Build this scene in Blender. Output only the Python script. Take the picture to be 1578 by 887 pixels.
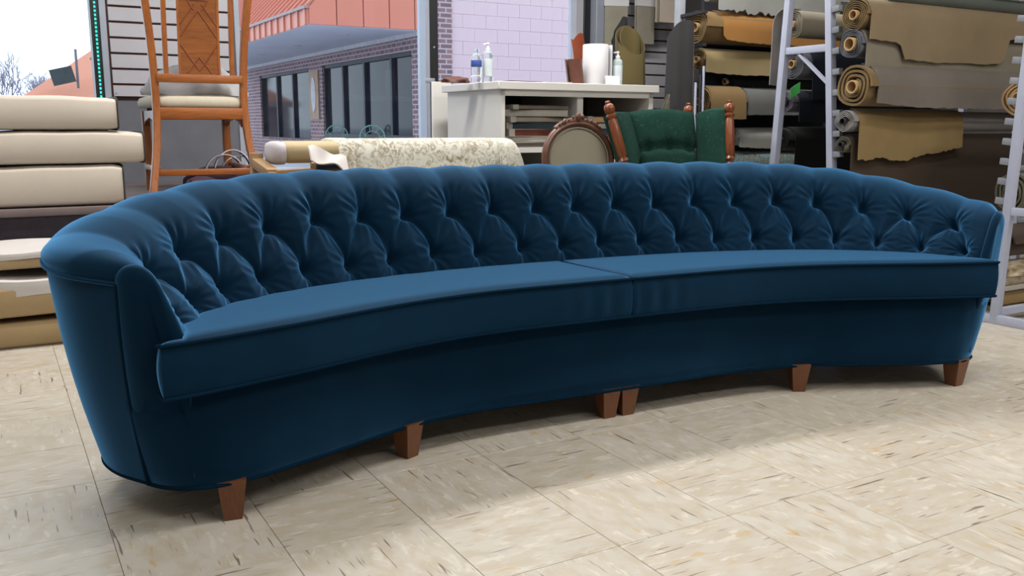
import bpy, bmesh, math, random
import numpy as np
from mathutils import Vector, Matrix

for o in list(bpy.data.objects): bpy.data.objects.remove(o)
scene = bpy.context.scene
COL = scene.collection
PI = math.pi
random.seed(7)

# ------------------------------------------------------------ camera
CAM_F, CAM_PITCH, CAM_ROLL, CAM_H = 1400.0, .1789, .0027, .8681
cd = bpy.data.cameras.new('camera'); cd.sensor_fit = 'HORIZONTAL'; cd.sensor_width = 36.0
cd.lens = CAM_F * 36.0 / 1578.0; cd.clip_start = .05; cd.clip_end = 400
cam = bpy.data.objects.new('camera', cd); COL.objects.link(cam)
_F = Vector((0, math.cos(CAM_PITCH), -math.sin(CAM_PITCH)))
_U0 = Vector((0, math.sin(CAM_PITCH), math.cos(CAM_PITCH))); _R0 = Vector((1, 0, 0))
_R = _R0*math.cos(CAM_ROLL) + _U0*math.sin(CAM_ROLL); _U = _U0*math.cos(CAM_ROLL) - _R0*math.sin(CAM_ROLL)
mm = Matrix((_R, _U, -_F)).transposed().to_4x4(); mm.translation = (0, 0, CAM_H)
cam.matrix_world = mm
scene.camera = cam

# ------------------------------------------------------------ view, sky, lights
vs = scene.view_settings
vs.view_transform = 'Standard'; vs.look = 'None'; vs.exposure = 0.0; vs.gamma = 1.0; vs.use_curve_mapping = False
wd = bpy.data.worlds.new('overcast_sky'); scene.world = wd; wd.use_nodes = True
bg = wd.node_tree.nodes['Background']; bg.inputs[0].default_value = (.76, .90, 1.0, 1); bg.inputs[1].default_value = 2.6

TH = .5208                                    # the room's walls run at this angle to the camera
EX, EY = math.cos(TH), math.sin(TH)
def RW(e, n, z=0.0):                          # room coordinates (along window wall, towards it, up) -> world
    return Vector((e*EX - n*EY, e*EY + n*EX, z))
def tube_light(e, n, power, sx=1.2, sy=.28, col=(1, .965, .92), z=2.94):
    l = bpy.data.lights.new('ceiling_light', 'AREA'); l.shape = 'RECTANGLE'; l.size = sx; l.size_y = sy
    l.energy = power; l.color = col
    o = bpy.data.objects.new('ceiling_light', l); COL.objects.link(o)
    o.location = RW(e, n, z); o.rotation_euler = (0, 0, TH)
    return o
for (e_, n_, p_) in [(0.5, 3.9, 54), (2.1, 3.9, 70), (3.8, 3.9, 36), (1.2, 1.2, 22), (3.0, 1.2, 34), (4.6, .2, 40), (-.8, 1.2, 16), (1.8, -1.2, 32), (3.8, -1.2, 40), (2.4, 5.4, 6)]:  # ceiling lamps out of view; the weakest is added to brighten the slat wall
    tube_light(e_, n_, p_)

# ------------------------------------------------------------ helpers
def lin(c):
    c = c/255.0
    return c/12.92 if c <= .04045 else ((c+.055)/1.055)**2.4
def rgb(r, g, b): return (lin(r), lin(g), lin(b), 1.0)
MATS = {}
class NT:
    """tiny node-tree helper"""
    def __init__(s, m): s.t = m.node_tree; s.n = s.t.nodes; s.b = s.n['Principled BSDF']
    def add(s, typ, **kw):
        nd = s.n.new(typ)
        for k, v in kw.items():
            if k in nd.inputs.keys(): nd.inputs[k].default_value = v
            else: setattr(nd, k, v)
        return nd
    def link(s, a, b): s.t.links.new(a, b)
    def coord(s, kind='Object', scale=(1, 1, 1), rot=(0, 0, 0)):
        tc = s.add('ShaderNodeTexCoord'); mp = s.add('ShaderNodeMapping')
        mp.inputs['Scale'].default_value = scale; mp.inputs['Rotation'].default_value = rot
        s.link(tc.outputs[kind], mp.inputs['Vector']); return mp.outputs['Vector']
    def noise(s, vec, scale=5, detail=3, rough=.55, dist=0):
        nz = s.add('ShaderNodeTexNoise'); nz.inputs['Scale'].default_value = scale; nz.inputs['Detail'].default_value = detail
        nz.inputs['Roughness'].default_value = rough; nz.inputs['Distortion'].default_value = dist
        if vec is not None: s.link(vec, nz.inputs['Vector'])
        return nz.outputs['Fac']
    def ramp(s, fac, stops, interp='LINEAR'):
        r = s.add('ShaderNodeValToRGB'); r.color_ramp.interpolation = interp
        el = r.color_ramp.elements
        while len(el) < len(stops): el.new(.5)
        for q, (p, c) in zip(el, stops): q.position = p; q.color = c if len(c) == 4 else (*c, 1)
        s.link(fac, r.inputs['Fac']); return r.outputs['Color']
    def mix(s, fac, a, b, mode='MIX'):
        m = s.add('ShaderNodeMix'); m.data_type = 'RGBA'; m.blend_type = mode
        for sock, v in ((m.inputs[0], fac), (m.inputs[6], a), (m.inputs[7], b)):
            if isinstance(v, (int, float)): sock.default_value = v
            elif isinstance(v, tuple): sock.default_value = v if len(v) == 4 else (*v, 1)
            else: s.link(v, sock)
        return m.outputs[2]
    def color(s, c):
        if isinstance(c, tuple): s.b.inputs['Base Color'].default_value = c
        else: s.link(c, s.b.inputs['Base Color'])
    def bump(s, h, strength=.3, dist=.002):
        b = s.add('ShaderNodeBump'); b.inputs['Strength'].default_value = strength; b.inputs['Distance'].default_value = dist
        s.link(h, b.inputs['Height']); s.link(b.outputs['Normal'], s.b.inputs['Normal'])
def newmat(name, rough=.6, spec=.4, metal=0, sheen=0, sheen_tint=(1, 1, 1, 1), sheen_rough=.4):
    m = bpy.data.materials.new(name); m.use_nodes = True
    b = m.node_tree.nodes['Principled BSDF']
    b.inputs['Roughness'].default_value = rough; b.inputs['Metallic'].default_value = metal
    b.inputs['Specular IOR Level'].default_value = spec
    b.inputs['Sheen Weight'].default_value = sheen; b.inputs['Sheen Tint'].default_value = sheen_tint
    b.inputs['Sheen Roughness'].default_value = sheen_rough
    MATS[name] = m
    return m, NT(m)
def plain(name, col, rough=.6, spec=.4, metal=0, var=.12, scale=8, bump=0, bscale=120, sheen=0, stretch=(1, 1, 1)):
    m, t = newmat(name, rough, spec, metal, sheen)
    v = t.coord('Object', stretch)
    c2 = tuple(max(0, x*(1-var)) for x in col[:3])+(1,); c1 = tuple(min(1, x*(1+var)) for x in col[:3])+(1,)
    t.color(t.ramp(t.noise(v, scale, 4), [(.3, c2), (.7, c1)]))
    if bump: t.bump(t.noise(v, bscale, 2), bump, .002)
    return m
def fabric(name, col, var=.10, weave=300, rough=.9, sheen=.15, bump=.25):
    m, t = newmat(name, rough, .2, 0, sheen)
    v = t.coord('Object')
    c2 = tuple(x*(1-var) for x in col[:3])+(1,); c1 = tuple(min(1, x*(1+var)) for x in col[:3])+(1,)
    big = t.ramp(t.noise(v, 6, 3), [(.3, c2), (.7, c1)])
    fine = t.noise(v, weave, 2)
    t.color(t.mix(.25, big, t.ramp(fine, [(.35, c2), (.65, c1)])))
    t.bump(fine, bump, .0015)
    return m
def wood(name, c_dark, c_light, rough=.35, scale=6, axis='Z', spec=.5):
    m, t = newmat(name, rough, spec)
    sc = {'X': (.6, 7, 7), 'Y': (7, .6, 7), 'Z': (7, 7, .6)}[axis]
    v = t.coord('Object', sc)
    f = t.noise(v, scale, 5, .6, 1.2)
    g = t.noise(v, scale*6, 3, .6)
    c = t.ramp(f, [(.25, c_dark), (.75, c_light)])
    t.color(t.mix(.35, c, t.ramp(g, [(.35, c_dark), (.65, c_light)])))
    t.bump(g, .08, .001)
    return m

class MB:
    """collects shapes into ONE mesh"""
    def __init__(s): s.v = []; s.f = []
    def raw(s, vs_, fs):
        k = len(s.v); s.v += [tuple(q) for q in vs_]; s.f += [tuple(i+k for i in f) for f in fs]; return s
    def bm(s, b):
        b.verts.index_update()
        s.raw([v.co[:] for v in b.verts], [[v.index for v in f.verts] for f in b.faces]); b.free(); return s
    def box(s, x0, x1, y0, y1, z0, z1, bev=0, seg=2, M=None):
        b = bmesh.new(); bmesh.ops.create_cube(b, size=1)
        for v in b.verts:
            v.co = Vector(((x0+x1)/2+v.co.x*(x1-x0), (y0+y1)/2+v.co.y*(y1-y0), (z0+z1)/2+v.co.z*(z1-z0)))
        if bev: bmesh.ops.bevel(b, geom=b.edges[:], offset=bev, segments=seg, profile=.5, affect='EDGES')
        if M is not None: bmesh.ops.transform(b, matrix=M, verts=b.verts)
        return s.bm(b)
    def bar(s, p, q, w, d, up=(0, 0, 1), bev=0, w2=None, d2=None):
        """rectangular bar from p to q, w across (side) and d along 'up'-ish; may taper to w2,d2"""
        p = Vector(p); q = Vector(q); ax = (q-p).normalized(); up = Vector(up)
        sd = ax.cross(up)
        if sd.length < 1e-4: sd = ax.cross(Vector((1, 0, 0)))
        sd.normalize(); u2 = sd.cross(ax).normalized()
        w2 = w if w2 is None else w2; d2 = d if d2 is None else d2
        b = bmesh.new(); V = []
        for P, ww, dd in ((p, w, d), (q, w2, d2)):
            for a, c in ((-1, -1), (1, -1), (1, 1), (-1, 1)):
                V.append(b.verts.new(P+sd*(a*ww/2)+u2*(c*dd/2)))
        for f in ((3, 2, 1, 0), (4, 5, 6, 7), (0, 1, 5, 4), (1, 2, 6, 5), (2, 3, 7, 6), (3, 0, 4, 7)):
            b.faces.new([V[i] for i in f])
        if bev: bmesh.ops.bevel(b, geom=b.edges[:], offset=bev, segments=2, profile=.5, affect='EDGES')
        return s.bm(b)
    def rings(s, R, closed=True, cap=True, wrap=False):
        """loft equal-length rings of points"""
        n = len(R[0]); vs_ = [p for r in R for p in r]; fs = []
        m = len(R)
        for i in range(m if wrap else m-1):
            for j in range(n if closed else n-1):
                a = i*n+j; b2 = i*n+(j+1) % n; i2 = ((i+1) % m)*n
                fs.append((a, b2, i2+(j+1) % n, i2+j))
        if cap and closed and not wrap:
            fs.append(tuple(range(n))[::-1]); fs.append(tuple((m-1)*n+j for j in range(n)))
        return s.raw(vs_, fs)
    def tube(s, pts, r, n=8, cap=True, closed=False):
        pts = [Vector(p) for p in pts]; R = []
        m = len(pts); rr = r if isinstance(r, (list, tuple)) else [r]*m
        prev = None
        for i, p in enumerate(pts):
            if closed: t = pts[(i+1) % m]-pts[i-1]
            else: t = pts[min(i+1, m-1)]-pts[max(i-1, 0)]
            t.normalize()
            if prev is None:
                a = t.cross(Vector((0, 0, 1)))
                if a.length < .05: a = t.cross(Vector((1, 0, 0)))
            else: a = prev - t*prev.dot(t)
            a.normalize(); prev = a; b = t.cross(a)
            R.append([p+a*(rr[i]*math.cos(2*PI*k/n))+b*(rr[i]*math.sin(2*PI*k/n)) for k in range(n)])
        return s.rings(R, True, cap, closed)
    def lathe(s, prof, n=20, at=(0, 0, 0), M=None, cap=True):
        R = []
        for r, z in prof:
            ring = [Vector((max(r, 1e-4)*math.cos(2*PI*k/n), max(r, 1e-4)*math.sin(2*PI*k/n), z)) for k in range(n)]
            if M is not None: ring = [M @ p for p in ring]
            R.append([p+Vector(at) for p in ring])
        return s.rings(R, True, cap)
    def prism(s, poly, z0, z1, M=None):
        """vertical prism over a plan polygon"""
        n = len(poly)
        vs_ = [Vector((x, y, z0)) for x, y in poly]+[Vector((x, y, z1)) for x, y in poly]
        if M is not None: vs_ = [M @ v for v in vs_]
        fs = [tuple(range(n))[::-1], tuple(range(n, 2*n))]+[(i, (i+1) % n, n+(i+1) % n, n+i) for i in range(n)]
        return s.raw(vs_, fs)
    def sheet(s, grid, thick=.003):
        """grid[i][j] points -> closed thin cloth with real thickness"""
        m = len(grid); n = len(grid[0]); G = np.array([[tuple(p) for p in r] for r in grid], float)
        du = np.gradient(G, axis=0); dv = np.gradient(G, axis=1); N = np.cross(du, dv)
        N /= np.maximum(np.linalg.norm(N, axis=2, keepdims=True), 1e-9)
        A = (G+N*thick/2).reshape(-1, 3); B = (G-N*thick/2).reshape(-1, 3)
        fs = []
        for i in range(m-1):
            for j in range(n-1):
                q = (i*n+j, (i+1)*n+j, (i+1)*n+j+1, i*n+j+1)
                fs.append(q); fs.append(tuple(x+m*n for x in q[::-1]))
        edge = [(i*n, (i+1)*n) for i in range(m-1)]+[((m-1)*n+j, (m-1)*n+j+1) for j in range(n-1)]+[((i+1)*n+n-1, i*n+n-1) for i in range(m-1)]+[(j+1, j) for j in range(n-1)]
        for a, b in edge: fs.append((b, a, a+m*n, b+m*n))
        return s.raw(list(A)+list(B), fs)
    def mesh(s, name, mat, smooth=40):
        me = bpy.data.meshes.new(name); me.from_pydata(s.v, [], s.f); me.validate()
        b = bmesh.new(); b.from_mesh(me); bmesh.ops.recalc_face_normals(b, faces=b.faces); b.to_mesh(me); b.free()
        if smooth:
            me.polygons.foreach_set('use_smooth', [True]*len(me.polygons)); me.set_sharp_from_angle(angle=math.radians(smooth))
        if mat is not None: me.materials.append(MATS[mat] if isinstance(mat, str) else mat)
        return me
    def build(s, name, mat, parent=None, loc=None, rotz=0, smooth=40, label=None):
        o = bpy.data.objects.new(name, s.mesh(name, mat, smooth)); COL.objects.link(o)
        if parent is not None: o.parent = parent
        if loc is not None: o.location = loc; o.rotation_euler = (0, 0, rotz)
        if label: o['label'] = label
        return o
def tag(o, label=None, cat=None, group=None, kind=None):
    for k, v in (('label', label), ('category', cat), ('group', group), ('kind', kind)):
        if v: o[k] = v
    return o
def thing(name, loc, label, cat, rotz=TH, group=None):
    o = bpy.data.objects.new(name, None); COL.objects.link(o); o.empty_display_size = .1
    o.location = loc; o.rotation_euler = (0, 0, rotz)
    return tag(o, label, cat, group)
def inst(name, me, parent=None, loc=(0, 0, 0), rot=(0, 0, 0), scale=(1, 1, 1)):
    o = bpy.data.objects.new(name, me); COL.objects.link(o)
    if parent is not None: o.parent = parent
    o.location = loc; o.rotation_euler = rot; o.scale = scale
    return o
def spline(xs, ys, q):
    """smooth (Catmull/Hermite) interpolation, numpy"""
    xs = np.asarray(xs, float); ys = np.asarray(ys, float); q = np.asarray(q, float)
    d = np.gradient(ys, xs); i = np.clip(np.searchsorted(xs, q)-1, 0, len(xs)-2)
    h = xs[i+1]-xs[i]; t = (q-xs[i])/h
    return (2*t**3-3*t**2+1)*ys[i]+(t**3-2*t**2+t)*h*d[i]+(-2*t**3+3*t**2)*ys[i+1]+(t**3-t**2)*h*d[i+1]
def struct(name, mb, mat, loc=(0, 0, 0), rotz=TH, label=None, cat=None, smooth=40):
    o = mb.build(name, mat, None, loc, rotz, smooth); o['kind'] = 'structure'
    return tag(o, label, cat)
# ============================================================ MATERIALS
m, t = newmat('velvet', .8, .06, 0, 1.0, (.15, .50, 1.0, 1), .385)
v = t.coord('Object')
t.color(t.ramp(t.noise(v, 5, 4, .6, .6), [(.3, (.0008, .011, .027, 1)), (.7, (.0011, .015, .036, 1))]))
t.bump(t.noise(v, 900, 2), .12, .001)
plain('velvet_welt', (.0016, .013, .030, 1), .9, .05, var=.1)
wood('leg_wood', rgb(76, 42, 22), rgb(116, 70, 40), .38)
# vinyl floor tile with streaks that run along the tile's own x axis
m, t = newmat('floor_tile', .34, .45)
tc = t.add('ShaderNodeTexCoord'); oi = t.add('ShaderNodeObjectInfo')
rv = t.add('ShaderNodeVectorMath', operation='MULTIPLY'); cb = t.add('ShaderNodeCombineXYZ')
for k in range(3): t.link(oi.outputs['Random'], cb.inputs[k])
t.link(cb.outputs[0], rv.inputs[0]); rv.inputs[1].default_value = (37.0, 53.0, 71.0)
ad = t.add('ShaderNodeVectorMath', operation='ADD'); t.link(tc.outputs['Object'], ad.inputs[0]); t.link(rv.outputs[0], ad.inputs[1])
def mapped(sc):
    mp = t.add('ShaderNodeMapping'); mp.inputs['Scale'].default_value = sc; t.link(ad.outputs[0], mp.inputs['Vector']); return mp.outputs['Vector']
base = t.ramp(oi.outputs['Random'], [(0, rgb(182, 176, 164)), (.5, rgb(187, 182, 172)), (1, rgb(180, 173, 161))])
cloud = t.ramp(t.noise(mapped((10, 18, 1)), 1.6, 3, .55), [(.42, (0, 0, 0)), (.62, (.7, .7, .7))])
c1 = t.mix(cloud, base, rgb(175, 164, 145))
white = t.ramp(t.noise(mapped((11, 30, 1)), 1.5, 3, .6, .4), [(.57, (0, 0, 0)), (.66, (.75, .75, .75))])
c2 = t.mix(white, c1, rgb(201, 196, 185))
ochre = t.ramp(t.noise(mapped((9, 24, 1)), 1.3, 2, .5, .5), [(.665, (0, 0, 0)), (.74, (.65, .65, .65))])
c3 = t.mix(ochre, c2, rgb(182, 153, 102))
streak = t.ramp(t.noise(mapped((6, 95, 1)), 1.25, 2, .5, .15), [(.655, (0, 0, 0)), (.70, (.85, .85, .85))])
t.color(t.mix(streak, c3, rgb(104, 86, 77)))
t.link(t.ramp(t.noise(mapped((3, 3, 1)), 3, 3), [(.3, (.28, .28, .28)), (.7, (.42, .42, .42))]), t.b.inputs['Roughness'])
plain('floor_joint', rgb(150, 135, 112), .7, var=.2, scale=20)
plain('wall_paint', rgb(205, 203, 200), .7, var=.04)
plain('ceiling_paint', rgb(225, 223, 218), .8, var=.03)
plain('platform_top', rgb(100, 88, 88), .7, var=.1)
plain('platform_front', rgb(44, 38, 46), .8, var=.25, scale=30)
plain('knee_wall', rgb(96, 98, 106), .7, var=.12, scale=5)
plain('slat_white', rgb(172, 172, 180), .5, var=.03)
plain('slat_groove', rgb(92, 52, 40), .7, var=.15)
plain('black_frame', rgb(24, 26, 30), .4, spec=.5, var=.1)
plain('alu_frame', rgb(158, 164, 178), .4, metal=.15, var=.06)

# ============================================================ ROOM
WN = 6.10                                                     # the window wall
fl = struct('floor', MB().box(-3.2, 7.2, -3.2, WN+.1, -.1, -.0035), 'floor_joint', label='pale streaked vinyl tile floor with alternating grain', cat='floor')
TS = .3048
me_t = MB().box(-TS/2+.0006, TS/2-.0006, -TS/2+.0006, TS/2-.0006, -.0035, 0, .0006, 1).mesh('tile', 'floor_tile', 30)
# tile grid read from the joints (origin in world -> room coordinates)
ox, oy = -.5686, 1.3186
gx = ox*EX+oy*EY; gy = -ox*EY+oy*EX
def seen(e, n):
    w = RW(e, n); dpt = w.y*math.cos(CAM_PITCH)+CAM_H*math.sin(CAM_PITCH)
    if dpt < .3: return False
    x = 789+1400*w.x/dpt
    yy = 443.5-1400*(w.y*math.sin(CAM_PITCH)-CAM_H*math.cos(CAM_PITCH))/dpt
    return math.hypot(x-789, (yy-700)*1.6)
tiles = []
for i in range(-14, 26):
    for j in range(-16, 22):
        e_, n_ = gx+(i+.5)*TS, gy+(j+.5)*TS
        if e_ < -3.1 or e_ > 7.0 or n_ < -3.1 or n_ > WN-.2: continue
        tiles.append((seen(e_, n_) or 1e9, e_, n_, (i+j) % 2))
tiles.sort()
rest = MB(); hs = TS/2-.0006
for (_, e_, n_, k) in tiles[300:]: rest.box(e_-hs, e_+hs, n_-hs, n_+hs, -.0035, 0)
rest = rest.build('tile_field', 'floor_tile', fl, smooth=0); rest['kind'] = 'stuff'
for (_, e_, n_, k) in tiles[:300]:
    inst('tile', me_t, fl, (e_, n_, 0), (0, 0, (PI/2 if k else 0)+random.choice((0, PI))))
struct('ceiling', MB().box(-3.2, 7.2, -3.2, WN+.1, 3.0, 3.1), 'ceiling_paint')
struct('wall_left', MB().box(-3.3, -3.2, -3.2, WN, 0, 3), 'wall_paint')
plain('wall_dim', rgb(92, 90, 90), .8, var=.06)  # wall paint darkened to put the gloom behind the racks into its colour
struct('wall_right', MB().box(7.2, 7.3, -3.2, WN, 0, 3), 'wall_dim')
struct('wall_back', MB().box(-3.2, 7.2, -3.3, -3.2, 0, 3), 'wall_paint')
# ============================================================ THE BLUE SOFA
SO = Vector((.325, 2.625, 0)); SROT = math.atan2(.449, .893)
sofa = thing('curved_sofa', SO, 'long curved navy velvet sofa with button-tufted back and two seat cushions', 'sofa', SROT)
# plan curves for the right half, mirrored for the left: inner (at seat), outer top, outer bottom, ridge height
K_in = [(0, .365), (.3, .357), (.6, .315), (.85, .238), (1.03, .14), (1.15, .03), (1.215, -.08), (1.24, -.17), (1.25, -.235)]
K_out = [(0, .69), (.33, .678), (.68, .63), (1.0, .54), (1.26, .40), (1.435, .225), (1.505, .05), (1.465, -.10), (1.375, -.215)]
K_bot = [(0, .63), (.31, .62), (.63, .57), (.93, .49), (1.18, .36), (1.345, .21), (1.415, .06), (1.39, -.07), (1.335, -.16)]
K_h = [.722, .722, .722, .716, .692, .652, .616, .598, .585]
def mirror(L): return np.array([(-a, b) for a, b in L[:0:-1]]+list(L), float)
kin, kout, kbot = mirror(K_in), mirror(K_out), mirror(K_bot); kh = np.array(K_h[:0:-1]+K_h)
mid = .7*kin+.3*kout
ks = np.concatenate([[0], np.cumsum(np.linalg.norm(np.diff(mid, axis=0), axis=1))]); ks -= ks[-1]/2
SL = ks[-1]
def curve(k, s): return np.stack([spline(ks, k[:, 0], s), spline(ks, k[:, 1], s)], -1)
# profile: fraction of height over the seat, and how far from inner to outer curve
PF = np.array([(-1.05, -.06), (-.5, -.04), (-.02, -.02), (.12, .03), (.28, .10), (.45, .185), (.62, .27), (.78, .36), (.90, .46), (.97, .57), (1.0, .70), (.975, .84), (.905, .94), (.82, .99), (.745, .985)])
zc = .425+PF[:, 0]*.297; oc = PF[:, 1]*.325
pg = np.concatenate([[0], np.cumsum(np.hypot(np.diff(zc), np.diff(oc)))])
NS, NG = 1000, 170
S = np.linspace(-SL, SL, NS); G = np.linspace(0, pg[-1], NG)
fz = spline(pg, PF[:, 0], G); fq = spline(pg, PF[:, 1], G)
Hs = spline(ks, kh, S)
def back_grid(S, Hs, fz, fq):
    ci, co = curve(kin, S), curve(kout, S)
    xy = ci[:, None, :]*(1-fq)[None, :, None]+co[:, None, :]*fq[None, :, None]
    z = .425+fz[None, :]*np.where(fz[None, :] > 0, (Hs-.425)[:, None], .297)
    return np.concatenate([xy, z[..., None]], -1)
B0 = back_grid(S, Hs, fz, fq)
dS = np.gradient(B0, axis=0); dG = np.gradient(B0, axis=1); N = np.cross(dG, dS)
N /= np.linalg.norm(N, axis=2, keepdims=True)
c_in = np.array([0, .0, .55])
if (N[NS//2, 60] @ np.array([0, -1, 0])) < 0: N = -N
# tufting, in (arc length, profile length)
BSP = .156
gU = float(np.interp(.60, fz[:np.argmax(fz)], G[:np.argmax(fz)])); gL = float(np.interp(.18, fz[:np.argmax(fz)], G[:np.argmax(fz)])); gS = float(np.interp(-.12, fz[:np.argmax(fz)], G[:np.argmax(fz)]))
rnd = np.random.RandomState(3)
UB = np.array([(k+.5)*BSP+.036 for k in range(-10, 10)]); LB = np.array([k*BSP+.022 for k in range(-10, 11)])
UB = UB+rnd.uniform(-.005, .005, len(UB)); LB = LB+rnd.uniform(-.005, .005, len(LB))
UG = gU+rnd.uniform(-.006, .006, len(UB)); LG = gL+rnd.uniform(-.006, .006, len(LB))
SS, GG = np.meshgrid(S, G, indexing='ij')
def segdist(a, b, sag=0):
    ax, ay = a; bx, by = b; L2 = (bx-ax)**2+(by-ay)**2; L = math.sqrt(L2)
    tt = ((SS-ax)*(bx-ax)+(GG-ay)*(by-ay))/L2; tc = np.clip(tt, 0, 1)
    px = ax+tc*(bx-ax); py = ay+tc*(by-ay)
    if sag:
        sg = sag*4*tc*(1-tc); px = px-(by-ay)/L*sg; py = py+(bx-ax)/L*sg
    return np.hypot(SS-px, GG-py), tc
pil = np.full(SS.shape, 9.0); crease = np.zeros(SS.shape)
def add_crease(a, b, depth0, depth1, w=.0055, sag=0, kscale=1.0):
    global pil, crease
    d, tc = segdist(a, b, sag)
    strength = depth0+(depth1-depth0)*tc
    ds = np.sqrt((d*kscale)**2+(.004+.018*(1-strength))**2)
    pil = np.minimum(pil, ds+(1-strength)*.045)
    crease = np.minimum(crease, -.0055*strength**1.5*np.exp(-(d/(w*1.4))**2))
top_g = G[-1]
for k, (s0, g0) in enumerate(zip(UB, UG)):
    add_crease((s0, g0), (s0+rnd.uniform(-.008, .008), g0+.09), 1, .40, .008)
    add_crease((s0, g0+.09), (s0+rnd.uniform(-.006, .006), top_g), .40, .02, .009)
for k, (s0, g0) in enumerate(zip(LB, LG)):
    add_crease((s0, g0), (s0, gS-.03), 1, .5, .007)
    for j, (s1, g1) in enumerate(zip(UB, UG)):
        if abs(s1-s0) < BSP*.75:
            right = s0 > s1
            add_crease((s1, g1), (s0, g0), 1 if right else .82, 1 if right else .72, .0055 if right else .007, (.014 if right else -.008), 1.0 if right else 1.3)
btn = np.full(SS.shape, 9.0); ang = np.zeros(SS.shape); bid = np.zeros(SS.shape, int); i = 0
for s0, g0 in list(zip(UB, UG))+list(zip(LB, LG)):
    d = np.hypot(SS-s0, GG-g0); mk = d < btn; btn[mk] = d[mk]
    ang[mk] = np.arctan2(GG-g0, SS-s0)[mk]; bid[mk] = i; i += 1
ph = rnd.uniform(0, 6, i)[bid]; fr = rnd.randint(9, 14, i)[bid]
fade_low = np.clip((GG-gS+.03)/.05, 0, 1)
fade_top = 1-np.clip((GG-(top_g-.05))/.05, 0, 1)**1.5
fade_end = np.clip((SL-np.abs(SS))/.07, 0, 1)**.7
puff = .036*(1-np.exp(-np.maximum(pil, 0)/.040))+.003*np.sin(SS*23+1.3)*np.sin(GG*17+SS*9)*fade_top*np.clip((gU+.06-GG)/.05, 0, 1)
wr = .0042*np.sin(ang*fr+ph)*np.exp(-((btn-.028)/.034)**2)+.0014*np.sin(ang*fr*1.7+ph*2)*np.exp(-((btn-.05)/.04)**2)
up = np.clip(np.sin(ang), 0, 1)
wr += .0034*np.sin(ang*(fr+4)+ph*1.7)*np.exp(-((btn-.055)/.032)**2)*up*(bid < len(UB))
disp = (puff-.024+crease+wr-.026*np.exp(-(btn/.022)**2))*fade_low*fade_end*(.25+.75*fade_top)
disp += -.006*(1-fade_end)
for _ in range(2):
    dp = np.pad(disp, 1, mode='edge')
    disp = .36*dp[1:-1, 1:-1]+.10*(dp[:-2, 1:-1]+dp[2:, 1:-1]+dp[1:-1, :-2]+dp[1:-1, 2:])+.06*(dp[:-2, :-2]+dp[2:, 2:]+dp[:-2, 2:]+dp[2:, :-2])
BK = B0+N*disp[..., None]
def grid_faces(m_, n_): return [(i*n_+j, (i+1)*n_+j, (i+1)*n_+j+1, i*n_+j+1) for i in range(m_-1) for j in range(n_-1)]
back = MB().raw(BK.reshape(-1, 3).tolist(), grid_faces(NS, NG)).build('tufted_back', 'velvet', sofa, smooth=180, label='navy velvet tufted inside back')
# covered buttons sunk in the tufts
bprof = [(0, -.004), (.006, -.004), (.0085, -.001), (.0075, .002), (.004, .0038), (0, .0042)]
me_b = MB().lathe(bprof[::-1], 12).mesh('button', 'velvet_welt', 60)
for s0, g0 in list(zip(UB, UG))+list(zip(LB, LG)):
    if abs(s0) > SL-.03: continue
    ii = int(round((s0+SL)/(2*SL)*(NS-1))); jj = int(round(g0/top_g*(NG-1)))
    nn = Vector(N[ii, jj]); p = Vector(BK[ii, jj])+nn*.003
    o = inst('button', me_b, back, p); o.rotation_euler = nn.to_track_quat('Z', 'Y').to_euler()
# outside shell, flaring from the bottom welt to the top welt
NZ = 18
top_in = B0[:, -1, :]; cb_ = curve(kbot, S)
W = np.linspace(0, 1, NZ)
OUT = np.zeros((NS, NZ, 3))
for j, w in enumerate(W):
    bul = .012*math.sin(PI*w)
    OUT[:, j, :2] = top_in[:, :2]*(1-w)+cb_*w
    OUT[:, j, 2] = top_in[:, 2]*(1-w)+.088*w
    tn = np.gradient(cb_, axis=0); tn /= np.linalg.norm(tn, axis=1, keepdims=True)
    nrm = np.stack([-tn[:, 1], tn[:, 0]], -1)
    OUT[:, j, :2] += nrm*bul
st = slice(0, NS, 5)
OUT4 = OUT[st]; 
if (NS-1) % 5: OUT4 = np.concatenate([OUT4, OUT[-1:]], 0)
MB().raw(OUT4.reshape(-1, 3).tolist(), grid_faces(len(OUT4), NZ)).build('outside_back', 'velvet', sofa, smooth=180)
# rounded arm fronts: closed section at each end, rounded off forwards
for sgn, idx in ((-1, 0), (1, NS-1)):
    sec = list(B0[idx][8::2])+list(OUT[idx][1:])
    sec = np.array(sec); fwd = np.array([(-.22 if sgn > 0 else .22), -.975, 0]); 
    lo, hi = sec[:, 2].min(), sec[:, 2].max()
    c0, c1 = B0[idx][45][:2], OUT[idx][8][:2]; cen = (c0+c1)/2
    R = []
    for k in range(9):
        a = k/8*PI/2*.96
        r = sec.copy()
        cz = (lo+hi)/2
        ztop = hi-(1-math.cos(a))*.045
        r[:, :2] = cen+(r[:, :2]-cen)*(.30+.70*math.cos(a))
        r[:, 2] = lo+(r[:, 2]-lo)*(ztop-lo)/(hi-lo)
        lowf = np.clip((sec[:, 2]-.23)/.12, 0, 1)[:, None]
        r[:, :2] = sec[:, :2]*(1-lowf)+r[:, :2]*lowf
        r += fwd*(math.sin(a)*.034)*lowf
        r[:, 2] = np.maximum(r[:, 2], .088)
        # little gathers under the top
        R.append([tuple(p) for p in r])
    MB().rings(R, True, True).build('arm_front', 'velvet', sofa, smooth=75)
    # vertical seam between arm front and outside
    MB().tube([Vector(OUT[idx][j])+Vector(fwd)*.004+Vector((sgn*.001, 0, 0)) for j in range(NZ)], .0035, 6).build('arm_welt', 'velvet_welt', sofa)
MB().tube([tuple(p) for p in (BK[st, -1, :]+N[st, -1, :]*.0035)], .0048, 7).build('top_welt', 'velvet', sofa)
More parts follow.
